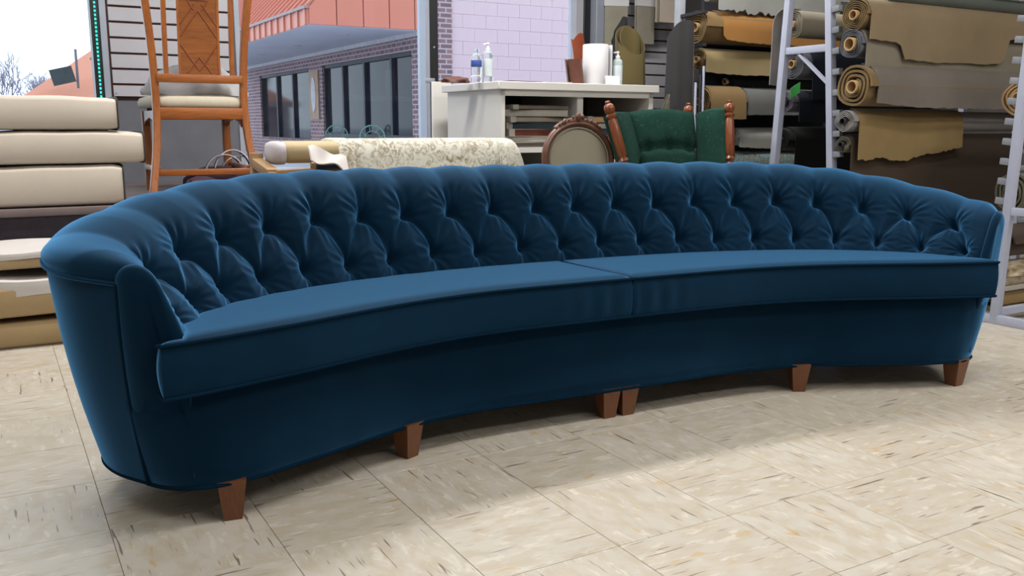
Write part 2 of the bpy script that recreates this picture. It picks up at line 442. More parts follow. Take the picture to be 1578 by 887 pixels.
MB().tube([tuple(p+np.array([0, 0, .003])) for p in OUT4[:, -1, :]], .0045, 7).build('bottom_welt', 'velvet_welt', sofa)
# base: kidney-shaped front rail
K_front = [(0, -.008), (.25, -.006), (.45, -.006), (.58, -.022), (.70, -.052), (.84, -.110), (1.0, -.178), (1.12, -.222), (1.21, -.236), (1.28, -.213), (1.318, -.178), (1.333, -.155)]
kf = np.concatenate([mirror(K_front), [(1.362, -.108), (1.385, -.06)]], 0)
fs_ = np.concatenate([[0], np.cumsum(np.linalg.norm(np.diff(kf, axis=0), axis=1))]); 
q = np.linspace(0, fs_[-1], 170)
FR = np.stack([spline(fs_, kf[:, 0], q), spline(fs_, kf[:, 1], q)], -1)
tn = np.gradient(FR, axis=0); tn /= np.linalg.norm(tn, axis=1, keepdims=True); fn = np.stack([tn[:, 1], -tn[:, 0]], -1)
rows = [(.084, -.010), (.087, 0), (.13, .004), (.20, .007), (.26, .006), (.295, 0), (.312, -.010), (.322, -.03), (.324, -.10)]
R = np.zeros((len(q), len(rows), 3))
for j, (z, off) in enumerate(rows):
    wob = .0012*np.sin(q*60+z*30)*np.sin(q*9)
    flare = .044*np.clip((np.abs(FR[:, 0])-1.22)/.10, 0, 1)*np.clip((z-.09)/.2, 0, 1)
    R[:, j, :2] = FR+fn*(off+wob)[:, None]; R[:, j, :2] += fn*flare[:, None]; R[:, j, 2] = z
MB().raw(R.reshape(-1, 3).tolist(), grid_faces(len(q), len(rows))).build('front_rail', 'velvet', sofa, smooth=180)
MB().tube([(p[0]+n_[0]*.002, p[1]+n_[1]*.002, .089) for p, n_ in zip(FR, fn)], .0045, 7).build('front_welt', 'velvet_welt', sofa)
# dark underside and deck, closing the body
inner = [(a*.985, b-.012 if b > 0 else b+.004) for a, b in curve(kbot, np.linspace(-SL, SL, 60))]
frm = [tuple(p) for p in (FR+fn*-.018)[::3]][::-1]
plain('dust_cover', rgb(20, 20, 22), .9)
MB().prism(inner+frm, .09, .30).build('deck', 'dust_cover', sofa, smooth=0)
# seat cushions
K_cf = [(0, -.052), (.25, -.054), (.45, -.062), (.6, -.086), (.75, -.128), (.9, -.184), (1.0, -.224), (1.1, -.258), (1.2, -.290), (1.28, -.312), (1.335, -.32)]
cfx, cfy = np.array(K_cf).T
def cushion(sgn):
    EE = 1.248 if sgn > 0 else 1.305
    A = np.concatenate([np.linspace(.004, .03, 6), np.linspace(.045, 1.12, 84), np.linspace(1.135, 1.232, 16), np.linspace(1.238, EE, 8)])
    fy = spline(cfx, cfy, A)
    sIn = curve(kin, np.linspace(0, SL, 300)); bx = sIn[:, 0]+.012; by = sIn[:, 1]+.014
    ok = bx < 1.246
    bky = np.interp(A, np.concatenate([bx[ok], [1.250, 1.256, 1.33]]), np.concatenate([by[ok], [-.20, -.256, -.285]]))
    NB = 26
    top = np.zeros((len(A), NB, 3)); bot = top.copy()
    for j in range(NB):
        w = j/(NB-1); w2 = w
        y = fy*(1-w2)+bky*w2
        edge = np.minimum(1, np.minimum(np.minimum(w, 1-w)*(bky-fy), np.minimum(A-.004, EE-A))/.05)
        edge = np.clip(edge, 0, 1)
        crown = .013*np.sqrt(np.maximum(0, 1-(1-edge)**2))
        top[:, j, 0] = A; top[:, j, 1] = y; top[:, j, 2] = .430-.008*w+crown*(1-.5*w)
        bot[:, j, 0] = A; bot[:, j, 1] = y; bot[:, j, 2] = .319
    # side walls: outline loop of the grid, bulging boxing
    loop = [(i, 0) for i in range(len(A))]+[(len(A)-1, j) for j in range(1, NB)]+[(i, NB-1) for i in range(len(A)-2, -1, -1)]+[(0, j) for j in range(NB-2, 0, -1)]
    lt = np.array([top[i, j] for i, j in loop]); lb = np.array([bot[i, j] for i, j in loop])
    cx, cy = lt[:, 0].mean(), lt[:, 1].mean()
    tg = np.roll(lt, -1, 0)-np.roll(lt, 1, 0); tg[:, 2] = 0; tg /= np.maximum(np.linalg.norm(tg, axis=1, keepdims=True), 1e-9)
    on = np.stack([tg[:, 1], -tg[:, 0], 0*tg[:, 0]], -1)
    sm = MB(); n_ = len(A)*NB
    fx = lambda P: [(sgn*p[0], p[1], p[2]) for p in P.reshape(-1, 3)]
    sm.raw(fx(top), grid_faces(len(A), NB)); sm.raw(fx(bot), grid_faces(len(A), NB))
    rowsb = []
    for k in range(7):
        w = k/6
        fold = .0035*np.sin(lt[:, 0]*95+2*sgn)*np.exp(-((lt[:, 0]-.10)/.10)**2)*(lt[:, 1] < .0)*math.sin(PI*w)
        P = lt*(1-w)+lb*w+on*(.007*math.sin(PI*w)+fold)[:, None]
        rowsb.append(P)
    Wl = np.stack(rowsb, 1); L = len(loop)
    vs_ = fx(Wl); fs = [(i*7+k, ((i+1) % L)*7+k, ((i+1) % L)*7+k+1, i*7+k+1) for i in range(L) for k in range(6)]
    sm.raw(vs_, fs)
    c = sm.build('seat_cushion', 'velvet', sofa, smooth=50, label='navy velvet seat cushion with welted edges')
    for ring in (lt, lb):
        pts = [(sgn*p[0]+sgn*o_[0]*.003, p[1]+o_[1]*.003, p[2]) for p, o_ in zip(ring, on)]
        MB().tube(pts[::1], .0042, 6, closed=True, cap=False).build('welt', 'velvet_welt', c)
cushion(-1); cushion(1)
# tapered square legs
def leg(a, b, rot, lab=None):
    w0, w1 = .031, .019
    R = [[(x*w, y*w, z) for x, y in ((-1, -1), (1, -1), (1, 1), (-1, 1))] for w, z in ((w1, 0), (w1+.001, .003), (w0, .095))]
    o = MB().rings(R).build('leg', 'leg_wood', sofa, smooth=20); o.location = (a, b, 0); o.rotation_euler = (0, 0, rot)
for sg in (-1, 1):
    leg(sg*.033, .022, 0); leg(sg*.685, -.025, -sg*.45); leg(1.212 if sg > 0 else -1.168, -.210, sg*.10)
    leg(sg*.05, .54, 0); leg(sg*.66, .49, 0); leg(sg*1.22, .24, sg*.7)
# ============================================================ WINDOW WALL
m, t = newmat('window_glass'); nt = t.t; nt.nodes.remove(t.b)
tr = t.add('ShaderNodeBsdfTransparent'); tr.inputs[0].default_value = (.96, .97, .99, 1)
gl = t.add('ShaderNodeBsdfGlossy'); gl.inputs['Roughness'].default_value = .03
fr_ = t.add('ShaderNodeFresnel'); fr_.inputs[0].default_value = 1.25
mx = t.add('ShaderNodeMixShader'); t.link(fr_.outputs[0], mx.inputs[0]); t.link(tr.outputs[0], mx.inputs[1]); t.link(gl.outputs[0], mx.inputs[2])
t.link(mx.outputs[0], nt.nodes['Material Output'].inputs[0])
PZ = .50
pf = struct('platform', MB().box(-3.2, 2.15, 4.455, WN, 0, PZ-.035), 'platform_front', label='dark raised display platform along the shop window', cat='platform')
MB().box(-3.2, 2.16, 4.44, WN, PZ-.035, PZ, .006).build('platform_top', 'platform_top', pf)
# wall pieces: knee wall below the slats, header, wall to the right of the window
wl = struct('wall_window', MB().box(.69, 1.44, WN-.02, WN+.12, PZ, 3.0), 'knee_wall', label='grey wall strip with white slat panel between the shop windows', cat='wall')
z = 1.018
g = MB().box(.695, 1.425, WN-.032, WN-.021, 1.01, 2.7).build('slat_backing', 'slat_groove', wl)
zz = [1.018]+[1.095+.0912*k for k in range(18)]
for a, b in zip(zz[:-1], zz[1:]):
    MB().box(.70, 1.42, WN-.05, WN-.03, a+.006, b-.006, .002, 1).build('slat', 'slat_white', wl)
for zc_ in (1.045,):
    for ee in (.715, 1.405):
        MB().lathe([(0, 0), (.008, 0), (.008, .003), (0, .004)], 12, M=Matrix.Translation((ee, WN-.05, zc_)) @ Matrix.Rotation(PI/2, 4, 'X')).build('screw_cap', 'alu_frame', wl)
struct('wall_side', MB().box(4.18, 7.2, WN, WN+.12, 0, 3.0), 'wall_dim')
struct('trim_1', MB().box(-3.2, 7.2, WN, WN+.12, 2.75, 3.0), 'wall_paint')
struct('wall_sill', MB().box(2.15, 4.18, WN-.02, WN+.12, 0, .30), 'knee_wall')
def window(name, e0, e1, z0, z1, label, left=None, right=None):
    w = bpy.data.objects.new(name, None); COL.objects.link(w); w.rotation_euler = (0, 0, TH); tag(w, label, 'window', kind='structure')
    MB().box(e0, e1, WN+.055, WN+.061, z0, z1).build('pane', 'window_glass', w)
    for side, spec_ in ((0, left), (1, right)):
        if not spec_: continue
        for (a, b, n0, n1, mat_) in spec_: MB().box(a, b, n0, n1, z0, z1, .003, 1).build('frame', mat_, w)
    MB().box(e0, e1, WN+.02, WN+.10, z0, z0+.04, .003, 1).build('sill', 'alu_frame', w)
    MB().box(e0, e1, WN+.02, WN+.10, z1-.05, z1, .003, 1).build('head', 'alu_frame', w)
    return w
window('window_1', -3.2, .61, PZ, 2.75, 'large shop window behind the stacked cream cushions', None, [(.605, .652, WN-.03, WN+.10, 'black_frame'), (.652, .690, WN-.04, WN+.10, 'alu_frame')])
window('window_2', 1.44, 2.78, PZ, 2.75, 'tall shop window looking out at the orange canopy', [(1.44, 1.475, WN-.03, WN+.10, 'alu_frame')], [(2.765, 2.795, WN-.05, WN+.10, 'alu_frame'), (2.795, 2.862, WN-.045, WN+.10, 'black_frame')])
window('window_3', 2.86, 4.14, .30, 2.75, 'shop window looking out at the pale pink block wall', None, [(4.06, 4.13, WN-.01, WN+.10, 'slat_white'), (4.13, 4.19, WN-.02, WN+.10, 'black_frame'), (4.19, 4.36, WN-.10, WN+.10, 'alu_frame')])
w2 = bpy.data.objects['window_2']
plain('screw_metal', rgb(205, 205, 210), .3, metal=.8)
for z_ in (.92, 1.40, 1.9):
    MB().lathe([(0, 0), (.007, 0), (.006, .003), (0, .004)], 10, M=Matrix.Translation((2.83, WN-.045, z_)) @ Matrix.Rotation(PI/2, 4, 'X')).build('screw', 'screw_metal', w2)
MB().box(2.755, 2.83, WN-.055, WN-.04, 1.155, 1.185, .004).build('clip', 'alu_frame', w2)
# the lit LED strip on the black frame
m, t = newmat('led_glow', .4); t.color((.0, .25, .2, 1)); t.b.inputs['Emission Color'].default_value = (.05, .85, .65, 1); t.b.inputs['Emission Strength'].default_value = 1.6
plain('led_tape', rgb(16, 60, 62), .5)
ls = thing('led_strip', RW(.630, WN-.034, PZ), 'green glowing LED strip stuck along the black window frame', 'light strip')
MB().box(-.009, .009, -.002, .003, .02, 2.2).build('tape', 'led_tape', ls)
me_l = MB().box(-.005, .005, -.0045, 0, -.006, .006, .0015, 1).mesh('led', 'led_glow')
for k in range(90): inst('led', me_l, ls, (0, -.002, .05+k*.0236))

# ============================================================ OUTSIDE
XK = .56                                                    # outdoor colours darkened to offset the strong sky
def xrgb(r, g, b): return tuple(q*XK for q in rgb(r, g, b)[:3])+(1,)
m, t = newmat('asphalt_snow', .8)
v = t.coord('Object'); t.color(t.ramp(t.noise(v, .6, 5), [(.35, rgb(150, 150, 158)), (.65, rgb(205, 205, 214))]))
struct('ground_outside', MB().box(-60, 60, WN+.3, 120, -.3, 0.05), 'asphalt_snow')
NF = 14.6; EC = 6.56
m, t = newmat('ext_brick', .85)
br = t.add('ShaderNodeTexBrick'); v = t.coord('Object')
sx = t.add('ShaderNodeSeparateXYZ'); t.link(v, sx.inputs[0]); a1 = t.add('ShaderNodeMath', operation='ADD'); t.link(sx.outputs[0], a1.inputs[0]); t.link(sx.outputs[1], a1.inputs[1])
cx = t.add('ShaderNodeCombineXYZ'); t.link(a1.outputs[0], cx.inputs[0]); t.link(sx.outputs[2], cx.inputs[1]); t.link(cx.outputs[0], br.inputs['Vector'])
for k_, v_ in (('Scale', 1.0), ('Brick Width', .23), ('Row Height', .085), ('Mortar Size', .012), ('Bias', .0)): br.inputs[k_].default_value = v_
br.inputs['Color1'].default_value = xrgb(168, 128, 128); br.inputs['Color2'].default_value = xrgb(130, 104, 112); br.inputs['Mortar'].default_value = xrgb(208, 190, 198)  # pinkish, low-contrast brick tones carry the outdoor haze in the colour
t.color(br.outputs['Color']); 
plain('pink_block', xrgb(244, 214, 222), .8, var=.03, scale=2)
plain('pink_joint', xrgb(222, 194, 204), .9)
plain('orange_metal', xrgb(238, 142, 118), .45, var=.05, scale=1)
plain('orange_roof', xrgb(242, 154, 134), .45, var=.05, scale=1)
plain('fascia_trim', xrgb(176, 150, 150), .5)
plain('soffit_grey', rgb(176, 176, 188), .7, var=.06, scale=1)
plain('dark_mullion', xrgb(52, 54, 66), .5)
m, t = newmat('dark_glass', .06, .5); t.color(rgb(30, 33, 42))
t.b.inputs['Specular IOR Level'].default_value = .35; t.b.inputs['IOR'].default_value = 1.22
nb = thing('strip_mall', RW(EC, NF, 0), 'brick strip mall with orange metal canopy and dark shop windows outside', 'building')
# local x = e-EC, y = n-NF ; storefront in plane x=0, running in +y
MB().box(0, .30, 0, 26, 0, .50).build('brick_wall', 'ext_brick', nb)
MB().box(0, .30, 0, 26, 2.11, 2.62).build('brick_wall', 'ext_brick', nb)
for a, b in ((0, .36), (5.25, 6.2), (10.5, 26)): MB().box(0, .30, a, b, .5, 2.11).build('brick_pier', 'ext_brick', nb)
MB().box(.0, .56, -.10, -.0, 0, 4.2).build('brick_return', 'ext_brick', nb)
for (a, b, zb, muls) in ((.36, 5.25, .60, (1.42, 2.82, 4.06)), (6.2, 10.5, .46, (7.65, 9.05))):
    edges = [a]+list(muls)+[b]
    for q0, q1 in zip(edges[:-1], edges[1:]):
        p = MB().box(.10, .115, q0+.03, q1-.03, zb+.04, 2.08).build('shop_window', 'dark_glass', nb)
    for q in edges: MB().box(.04, .16, q-.045, q+.045, zb-.02, 2.11).build('mullion', 'dark_mullion', nb)
    MB().box(.02, .20, a, b, .48, zb+.05).build('window_sill', 'dark_mullion', nb)
    MB().box(.04, .16, a, b, 2.04, 2.11).build('window_head', 'dark_mullion', nb)
MB().box(.25, .30, .3, 10.6, .4, 2.12).build('dark_interior', 'black_frame', nb)
plain('tan_board', xrgb(196, 160, 132), .6); plain('white_oval', xrgb(225, 222, 225), .6)
sb = MB().box(-.04, .0, 5.45, 6.1, .95, 2.02).build('sign_board', 'tan_board', nb)
MB().lathe([(0, 0), (.16, 0), (.16, .01), (0, .01)], 20, M=Matrix.Translation((-.041, 5.78, 1.5)) @ Matrix.Rotation(-PI/2, 4, 'Y') @ Matrix.Diagonal((2.4, 1, 1, 1))).build('oval_panel', 'white_oval', sb)
# canopy
CX = -1.935
MB().box(CX, 0, -.02, 12, 2.40, 2.44).build('soffit', 'soffit_grey', nb)
MB().box(-.06, .0, 0, 12, 2.33, 2.40).build('soffit_trim', 'white_oval', nb)
for y_ in (1.2, 4.0, 6.8):
    MB().lathe([(0, 0), (.12, 0), (.12, .012), (0, .012)], 16, at=(-.95, y_, 2.388)).build('downlight', 'white_oval', nb)
x = CX; k = 0
while x < .1:                                               # end wall of the canopy in vertical metal panels
    x1 = min(x+.455, .12); h0 = 2.67+(x-CX)*1.05; h1 = 2.67+(x1-CX)*1.05
    MB().raw([(x+.008, -.06, 2.415), (x1-.008, -.06, 2.415), (x1-.008, -.06, h1), (x+.008, -.06, h0), (x+.008, -.02, 2.415), (x1-.008, -.02, 2.415), (x1-.008, -.02, h1), (x+.008, -.02, h0)],
             [(0, 1, 2, 3), (7, 6, 5, 4), (0, 4, 5, 1), (1, 5, 6, 2), (2, 6, 7, 3), (3, 7, 4, 0)]).build('end_panel', 'orange_metal', nb, smooth=0)
    x = x1
MB().raw([(CX, -.018, 2.41), (.12, -.018, 2.41), (.12, -.018, 4.8), (CX, -.018, 2.67), (CX, .0, 2.41), (.12, 0, 2.41), (.12, 0, 4.8), (CX, 0, 2.67)], [(0, 1, 2, 3), (7, 6, 5, 4), (0, 4, 5, 1), (1, 5, 6, 2), (2, 6, 7, 3), (3, 7, 4, 0)]).build('end_backing', 'fascia_trim', nb, smooth=0)
MB().box(CX-.02, CX+.02, -.02, 12, 2.41, 2.66).build('fascia', 'orange_roof', nb)
MB().box(CX-.07, CX+.03, -.04, 12, 2.655, 2.70).build('drip_edge', 'fascia_trim', nb)
me_r = MB().box(-.03, 0, -.035, .035, 2.41, 2.66).mesh('fascia_rib', 'orange_metal', 0)
for k in range(30): inst('fascia_rib', me_r, nb, (CX-.02, .05+k*.40, 0))
sl = 1.05; L = 2.0
MB().raw([(CX, 0, 2.69), (CX, 12, 2.69), (CX+L, 12, 2.69+L*sl), (CX+L, 0, 2.69+L*sl), (CX+.03, 0, 2.66), (CX+.03, 12, 2.66), (CX+L+.03, 12, 2.66+L*sl), (CX+L+.03, 0, 2.66+L*sl)], [(0, 1, 2, 3), (7, 6, 5, 4), (0, 4, 5, 1), (1, 5, 6, 2), (2, 6, 7, 3), (3, 7, 4, 0)]).build('roof', 'orange_roof', nb, smooth=0)
mr = MB().bar((0, 0, 0), (L, 0, L*sl), .04, .05, (0, 0, 1)).mesh('roof_rib', 'orange_metal', 0)
for k in range(30): inst('roof_rib', mr, nb, (CX, .02+k*.40, 2.71))
# garden-chair backs standing by the storefront
plain('mint_metal', xrgb(120, 168, 160), .5)
for (yy, lb) in ((3.1, 'green metal garden chair back nearer the tan sign board outside'), (1.15, 'green metal garden chair back nearer the brick corner outside')):
    c = thing('garden_chair', RW(EC-.45, NF+yy, .05), lb, 'chair', TH-.9)
    pts = [(.26*math.cos(a), 0, .56+.22*math.sin(a)) for a in np.linspace(-.5, PI+.5, 24)]
    MB().tube(pts, .014, 6).build('back_hoop', 'mint_metal', c)
    MB().tube([(.15*math.cos(a), 0, .56+.12*math.sin(a)) for a in np.linspace(0, 2*PI, 24)[:-1]], .009, 5, closed=True).build('back_scroll', 'mint_metal', c)
    for k in range(5): MB().tube([(.12*math.cos(k), 0, .56+.1*math.sin(k)), (.25*math.cos(k*.8+.2), 0, .56+.2*math.sin(k*.8+.2))], .008, 5).build('back_bar', 'mint_metal', c)
    MB().lathe([(0, .40), (.24, .40), (.25, .415), (.24, .43), (0, .43)], 20).build('seat', 'mint_metal', c)
    for sx_, sy_ in ((-1, -1), (1, -1), (1, 1), (-1, 1)): MB().tube([(sx_*.16, sy_*.16+.1, .41), (sx_*.2, sy_*.2+.1, 0)], .012, 6).build('leg', 'mint_metal', c)
# painted block wall that continues to the right of the brick corner
pw = struct('wall_block', MB().box(.56, 5.2, -.02, .2, 0, 4.1), 'pink_joint', RW(EC, NF, 0), label='pale pink painted concrete block wall outside the window', cat='wall')
BW, BH = .455, .227
me_k = MB().box(.001, BW-.001, -.035, 0, .001, BH-.001, .003, 1).mesh('block', 'pink_block', 30)
me_h = MB().box(.001, BW/2-.001, -.035, 0, .001, BH-.001, .003, 1).mesh('block', 'pink_block', 30)
for r_ in range(18):
    off = .56 if r_ % 2 == 0 else .56+BW/2
    if r_ % 2: inst('block', me_h, pw, (.56, -.02, r_*BH))
    for c_ in range(9):
        inst('block', me_k, pw, (off+c_*BW, -.02+random.uniform(-.002, .002), r_*BH))
# far building with orange roof
plain('far_orange', xrgb(232, 150, 120), .7, var=.04); plain('far_wall', xrgb(196, 170, 168), .8); plain('far_sign', xrgb(52, 62, 66), .6, var=.3); plain('sign_post', xrgb(120, 116, 128), .6)
fb = thing('orange_roof_building', RW(3.5, 41, 0), 'distant low building with an orange sloping roof and rooftop sign', 'building')
MB().box(-2.2, 6, 0, 8, 0, 1.75).build('walls', 'far_wall', fb)
MB().raw([(-2.3, -.8, 1.70), (6, -.8, 1.70), (6, 4, 4.6), (1.2, 4, 4.2), (-2.3, 6, 1.7), (6, 6, 1.7)], [(0, 1, 2, 3), (0, 3, 4), (3, 2, 5, 4), (1, 5, 2), (0, 4, 5, 1)]).build('roof', 'far_orange', fb, smooth=0)
MB().box(-2.35, 6, -.9, -.75, 1.55, 1.78).build('gutter', 'far_wall', fb)
rs = MB().bar((-1.05, -.8, 2.55), (-.25, -.8, 2.75), .06, .62, (0, 0, 1)).build('roof_sign', 'far_sign', fb)
for a, b in (((-.1, -.5, 2.2), (-.1, -.5, 3.7)), ((.5, -.5, 2.2), (.5, -.5, 3.4)), ((.4, -.5, 3.35), (1.7, -.5, 3.45))): MB().bar(a, b, .09, .09, (0, 1, 0)).build('mast', 'sign_post', fb)
# bare winter trees
plain('bare_bark', xrgb(168, 160, 182), .9)  # pale lavender grey stands in for haze over the far trees
def tree(e, n, h, seed, label):
    rn = random.Random(seed); mb = MB(); crown = MB()
    def br_(p, d, L, r, lev, tgt):
        q = p+d*L
        tgt.tube([p, p+d*L*.5+Vector((rn.uniform(-.04, .04), rn.uniform(-.04, .04), 0))*L, q], [r, r*.85, r*.65], 4, cap=False)
        if lev == 0: return
        for k in range(4 if lev > 1 else 5):
            a = rn.uniform(0, 2*PI); tilt = rn.uniform(.3, .75)
            x_ = d.cross(Vector((0, 0, 1)))
            if x_.length < .1: x_ = Vector((1, 0, 0))
            x_.normalize(); y_ = d.cross(x_)
            dd = (d*math.cos(tilt)+(x_*math.cos(a)+y_*math.sin(a))*math.sin(tilt)); dd.z += .12; dd.normalize()
            br_(p+d*L*rn.uniform(.55, 1), dd, L*rn.uniform(.6, .8), r*.58, lev-1, crown)
    root = thing('bare_tree', RW(e, n, 0), label, 'tree', 0, 'bare winter trees beyond the shop window')
    br_(Vector((0, 0, 0)), Vector((0, 0, 1)), h*.34, h*.016, 4, mb)
    mb.build('trunk', 'bare_bark', root); crown.build('branches', 'bare_bark', root)
for k, (e, n, h) in enumerate([(1.3, 52, 5.0), (3.4, 62, 4.8), (3.0, 49, 3.4), (6.6, 60, 5.4), (5.2, 50, 3.7), (-.6, 58, 4.8)]):
    tree(e, n, h, 20+k, 'bare grey winter tree far outside the window with the green LED strip')
# ============================================================ ON THE PLATFORM: CUSHIONS, CHAIR, BAG
fabric('cream_vinyl', rgb(182, 173, 162), .04, 60, .5, 0, .05); plain('dark_welt', rgb(52, 48, 46), .7)
def slab_cushion(e0, e1, n0, n1, z0, z1, label, sag=.012, seed=0):
    z1 -= .003
    c = thing('bench_cushion', RW((e0+e1)/2, (n0+n1)/2, z0), label, 'cushion', TH, 'cream cushions stacked on the platform')
    a, b, h = (e1-e0)/2, (n1-n0)/2, z1-z0
    NX, NP = 40, 28
    R = []
    for i in range(NX+1):
        x = -a+2*a*i/NX; ed = min(1, (a-abs(x))/.03); k = .90+.10*math.sqrt(max(0, 1-(1-ed)**2))
        wv = .004*math.sin(x*9+seed)+.003*math.sin(x*21+2*seed)
        ring = []
        for j in range(NP):
            t_ = 2*PI*j/NP; cs, sn = math.cos(t_), math.sin(t_)
            y = math.copysign(abs(cs)**.22, cs)*b*(.97+.03*k); z = math.copysign(abs(sn)**.22, sn)*h/2*k
            ring.append((x, y, h/2+z+(wv if sn > 0 else 0)*.6))
        R.append(ring)
    MB().rings(R).build('body', 'cream_vinyl', c, smooth=60)
    ring = [(a-.004, math.copysign(abs(math.cos(t_))**.22, math.cos(t_))*(b+.001)*.99, h/2+math.copysign(abs(math.sin(t_))**.22, math.sin(t_))*(h/2+.001)*.95) for t_ in np.linspace(0, 2*PI, 40)[:-1]]
    MB().tube(ring, .0045, 6, closed=True).build('welt', 'dark_welt', c)
    return c
slab_cushion(-1.3, .535, 4.46, 5.0, PZ, .686, 'bottom cream bench cushion of the stack on the platform', seed=1)
slab_cushion(-1.3, .632, 4.46, 5.0, .686, .834, 'middle cream bench cushion of the stack, longest of the three', seed=2)
slab_cushion(-1.3, .530, 4.46, 5.0, .834, .985, 'top cream bench cushion of the stack in the window', seed=3)

wood('honey_wood', rgb(104, 54, 20), rgb(156, 92, 40), .32, 5, 'Z'); wood('honey_wood_x', rgb(104, 54, 20), rgb(156, 92, 40), .32, 5, 'X'); wood('burl_wood', rgb(88, 46, 18), rgb(142, 84, 38), .25, 3, 'X')
wood('inlay_dark', rgb(84, 36, 14), rgb(132, 66, 28), .3)
fabric('seat_stripe', rgb(168, 160, 144), .12, 220)
ch = thing('dining_chair', RW(.995, 5.0, PZ), 'honey brown wooden dining chair with inlaid splat on the window platform', 'chair')
def sweep(pts, w, d, up=(0, 1, 0), bev=.004):
    mb = MB(); R = []
    pts = [Vector(p) for p in pts]
    for i, p in enumerate(pts):
        t_ = (pts[min(i+1, len(pts)-1)]-pts[max(i-1, 0)]).normalized(); sd = t_.cross(Vector(up)).normalized(); u_ = sd.cross(t_)
        R.append([p+sd*(a*w/2)+u_*(b*d/2) for a, b in ((-1, -.8), (-.8, -1), (.8, -1), (1, -.8), (1, .8), (.8, 1), (-.8, 1), (-1, .8))])
    return mb.rings(R)
zs = np.linspace(0, 1.08, 26)
for s_ in (-1, 1):
    px_ = spline([0, .25, .44, .7, 1.08], [.275, .235, .222, .228, .262], zs); py_ = spline([0, .25, .44, .7, 1.08], [-.075, -.02, 0, -.01, -.06], zs)
    sweep([(s_*x, y, z) for x, y, z in zip(px_, py_, zs)], .036, .034).build('back_post', 'honey_wood', ch)
    sweep([(s_*.215, .42, z) for z in (.43, .3, .15, 0)], .040, .040).build('front_leg', 'honey_wood', ch)
    poly = [(.01, .43), (.41, .43), (.41, .345), (.36, .375), (.21, .395), (.06, .375), (.01, .345)]
    mb = MB(); n_ = len(poly)
    mb.raw([(s_*.215-.013, y, z) for y, z in poly]+[(s_*.215+.013, y, z) for y, z in poly], [tuple(range(n_))[::-1], tuple(range(n_, 2*n_))]+[(i, (i+1) % n_, n_+(i+1) % n_, n_+i) for i in range(n_)])
    mb.build('side_rail', 'honey_wood', ch, smooth=20)
    MB().box(s_*.228-.011, s_*.228+.011, -.02, .42, .115, .145, .004).build('side_stretcher', 'honey_wood', ch)
    zz_ = np.linspace(.60, 1.06, 8)
    sweep([(s_*.165, -.012-.045*((z-.6)/.46)**1.5, z) for z in zz_], .024, .018).build('back_spindle', 'honey_wood', ch)
MB().box(-.21, .21, -.018, .014, .385, .445, .004).build('seat_rail', 'honey_wood_x', ch)
MB().box(-.21, .21, .405, .43, .385, .445, .004).build('seat_rail', 'honey_wood_x', ch)
MB().box(-.245, .245, -.045, -.020, .098, .130, .004).build('stretcher', 'honey_wood_x', ch)
MB().box(-.215, .215, -.028, -.002, .570, .612, .004).build('lower_back_rail', 'honey_wood_x', ch)
MB().box(-.25, .25, -.078, -.045, 1.04, 1.11, .008).build('top_rail', 'honey_wood_x', ch)
sp = MB(); zz_ = np.linspace(.60, 1.06, 14)
sp.rings([[(x, -.014-.045*((z-.6)/.46)**1.5+dy, z) for x, dy in ((-.098, -.006), (.098, -.006), (.098, .006), (-.098, .006))] for z in zz_])
sp = sp.build('splat', 'burl_wood', ch)
for (a, b) in (((-.098, .60), (-.098, 1.05)), ((.098, .60), (.098, 1.05)), ((-.09, .80), (0, .93)), ((0, .93), (.09, .80)), ((-.09, .76), (0, .63)), ((.09, .76), (0, .63)), ((-.06, .62), (0, .70)), ((.06, .62), (0, .70)), ((-.09, .86), (-.02, .96)), ((.09, .86), (.02, .96)), ((-.05, .98), (.05, .98)), ((-.05, .98), (-.02, .93)), ((.05, .98), (.02, .93))):
    f_ = lambda z: -.014-.045*((z-.6)/.46)**1.5-.0065
    M_ = 5; P = [(a[0]+(b[0]-a[0])*i/M_, f_(max(.6, a[1]+(b[1]-a[1])*i/M_)), a[1]+(b[1]-a[1])*i/M_) for i in range(M_+1)]
    sweep(P, .012 if a[0] == b[0] else .007, .004, (0, 1, 0)).build('inlay', 'honey_wood' if a[0] == b[0] else 'inlay_dark', sp)
# upholstered seat
R = []
for (k, z) in ((1.0, .445), (1.03, .455), (1.035, .475), (1.0, .495), (.9, .505), (.6, .512), (.2, .514)):
    R.append([((.235+.02*(1 if y_ > 0 else 0))*k*math.copysign(abs(math.cos(t_))**.35, math.cos(t_)), .215+.225*k*math.copysign(abs(math.sin(t_))**.35, math.sin(t_)), z-(.0)) for t_ in np.linspace(0, 2*PI, 37)[:-1] for y_ in (math.sin(t_),)])
MB().rings(R).build('seat_pad', 'seat_stripe', ch, smooth=60)
# crumpled grey cloth lying on the seat
fabric('grey_cloth', rgb(172, 172, 176), .1, 200)
def lump(name, mat, loc, size, label, cat, seed=0, n=(36, 18), amp=.18, rot=TH, fr=(2.3, 3.1), flat=True):
    rn = np.random.RandomState(seed); ph_ = rn.uniform(0, 6, 8)
    R = []
    for i in range(n[1]+1):
        v_ = i/n[1]*PI*(.5 if flat else 1); ring = []
        for j in range(n[0]):
            u_ = j/n[0]*2*PI
            d = 1+amp*(math.sin(3*u_+fr[0]*v_*2+ph_[0])*.5+math.sin(5*u_-fr[1]*v_*2+ph_[1])*.35+math.sin(9*u_+4*v_+ph_[2])*.25+math.sin(7*v_+ph_[3])*.3)*math.sin(v_+.1)
            ring.append((size[0]*d*math.sin(v_+1e-3)*math.cos(u_), size[1]*d*math.sin(v_+1e-3)*math.sin(u_), size[2]*d*math.cos(v_) if flat else size[2]*(1+d*math.cos(v_))))
        R.append(ring)
    o = MB().rings(R).build(name, mat, None, loc, rot, smooth=70)
    return tag(o, label, cat)
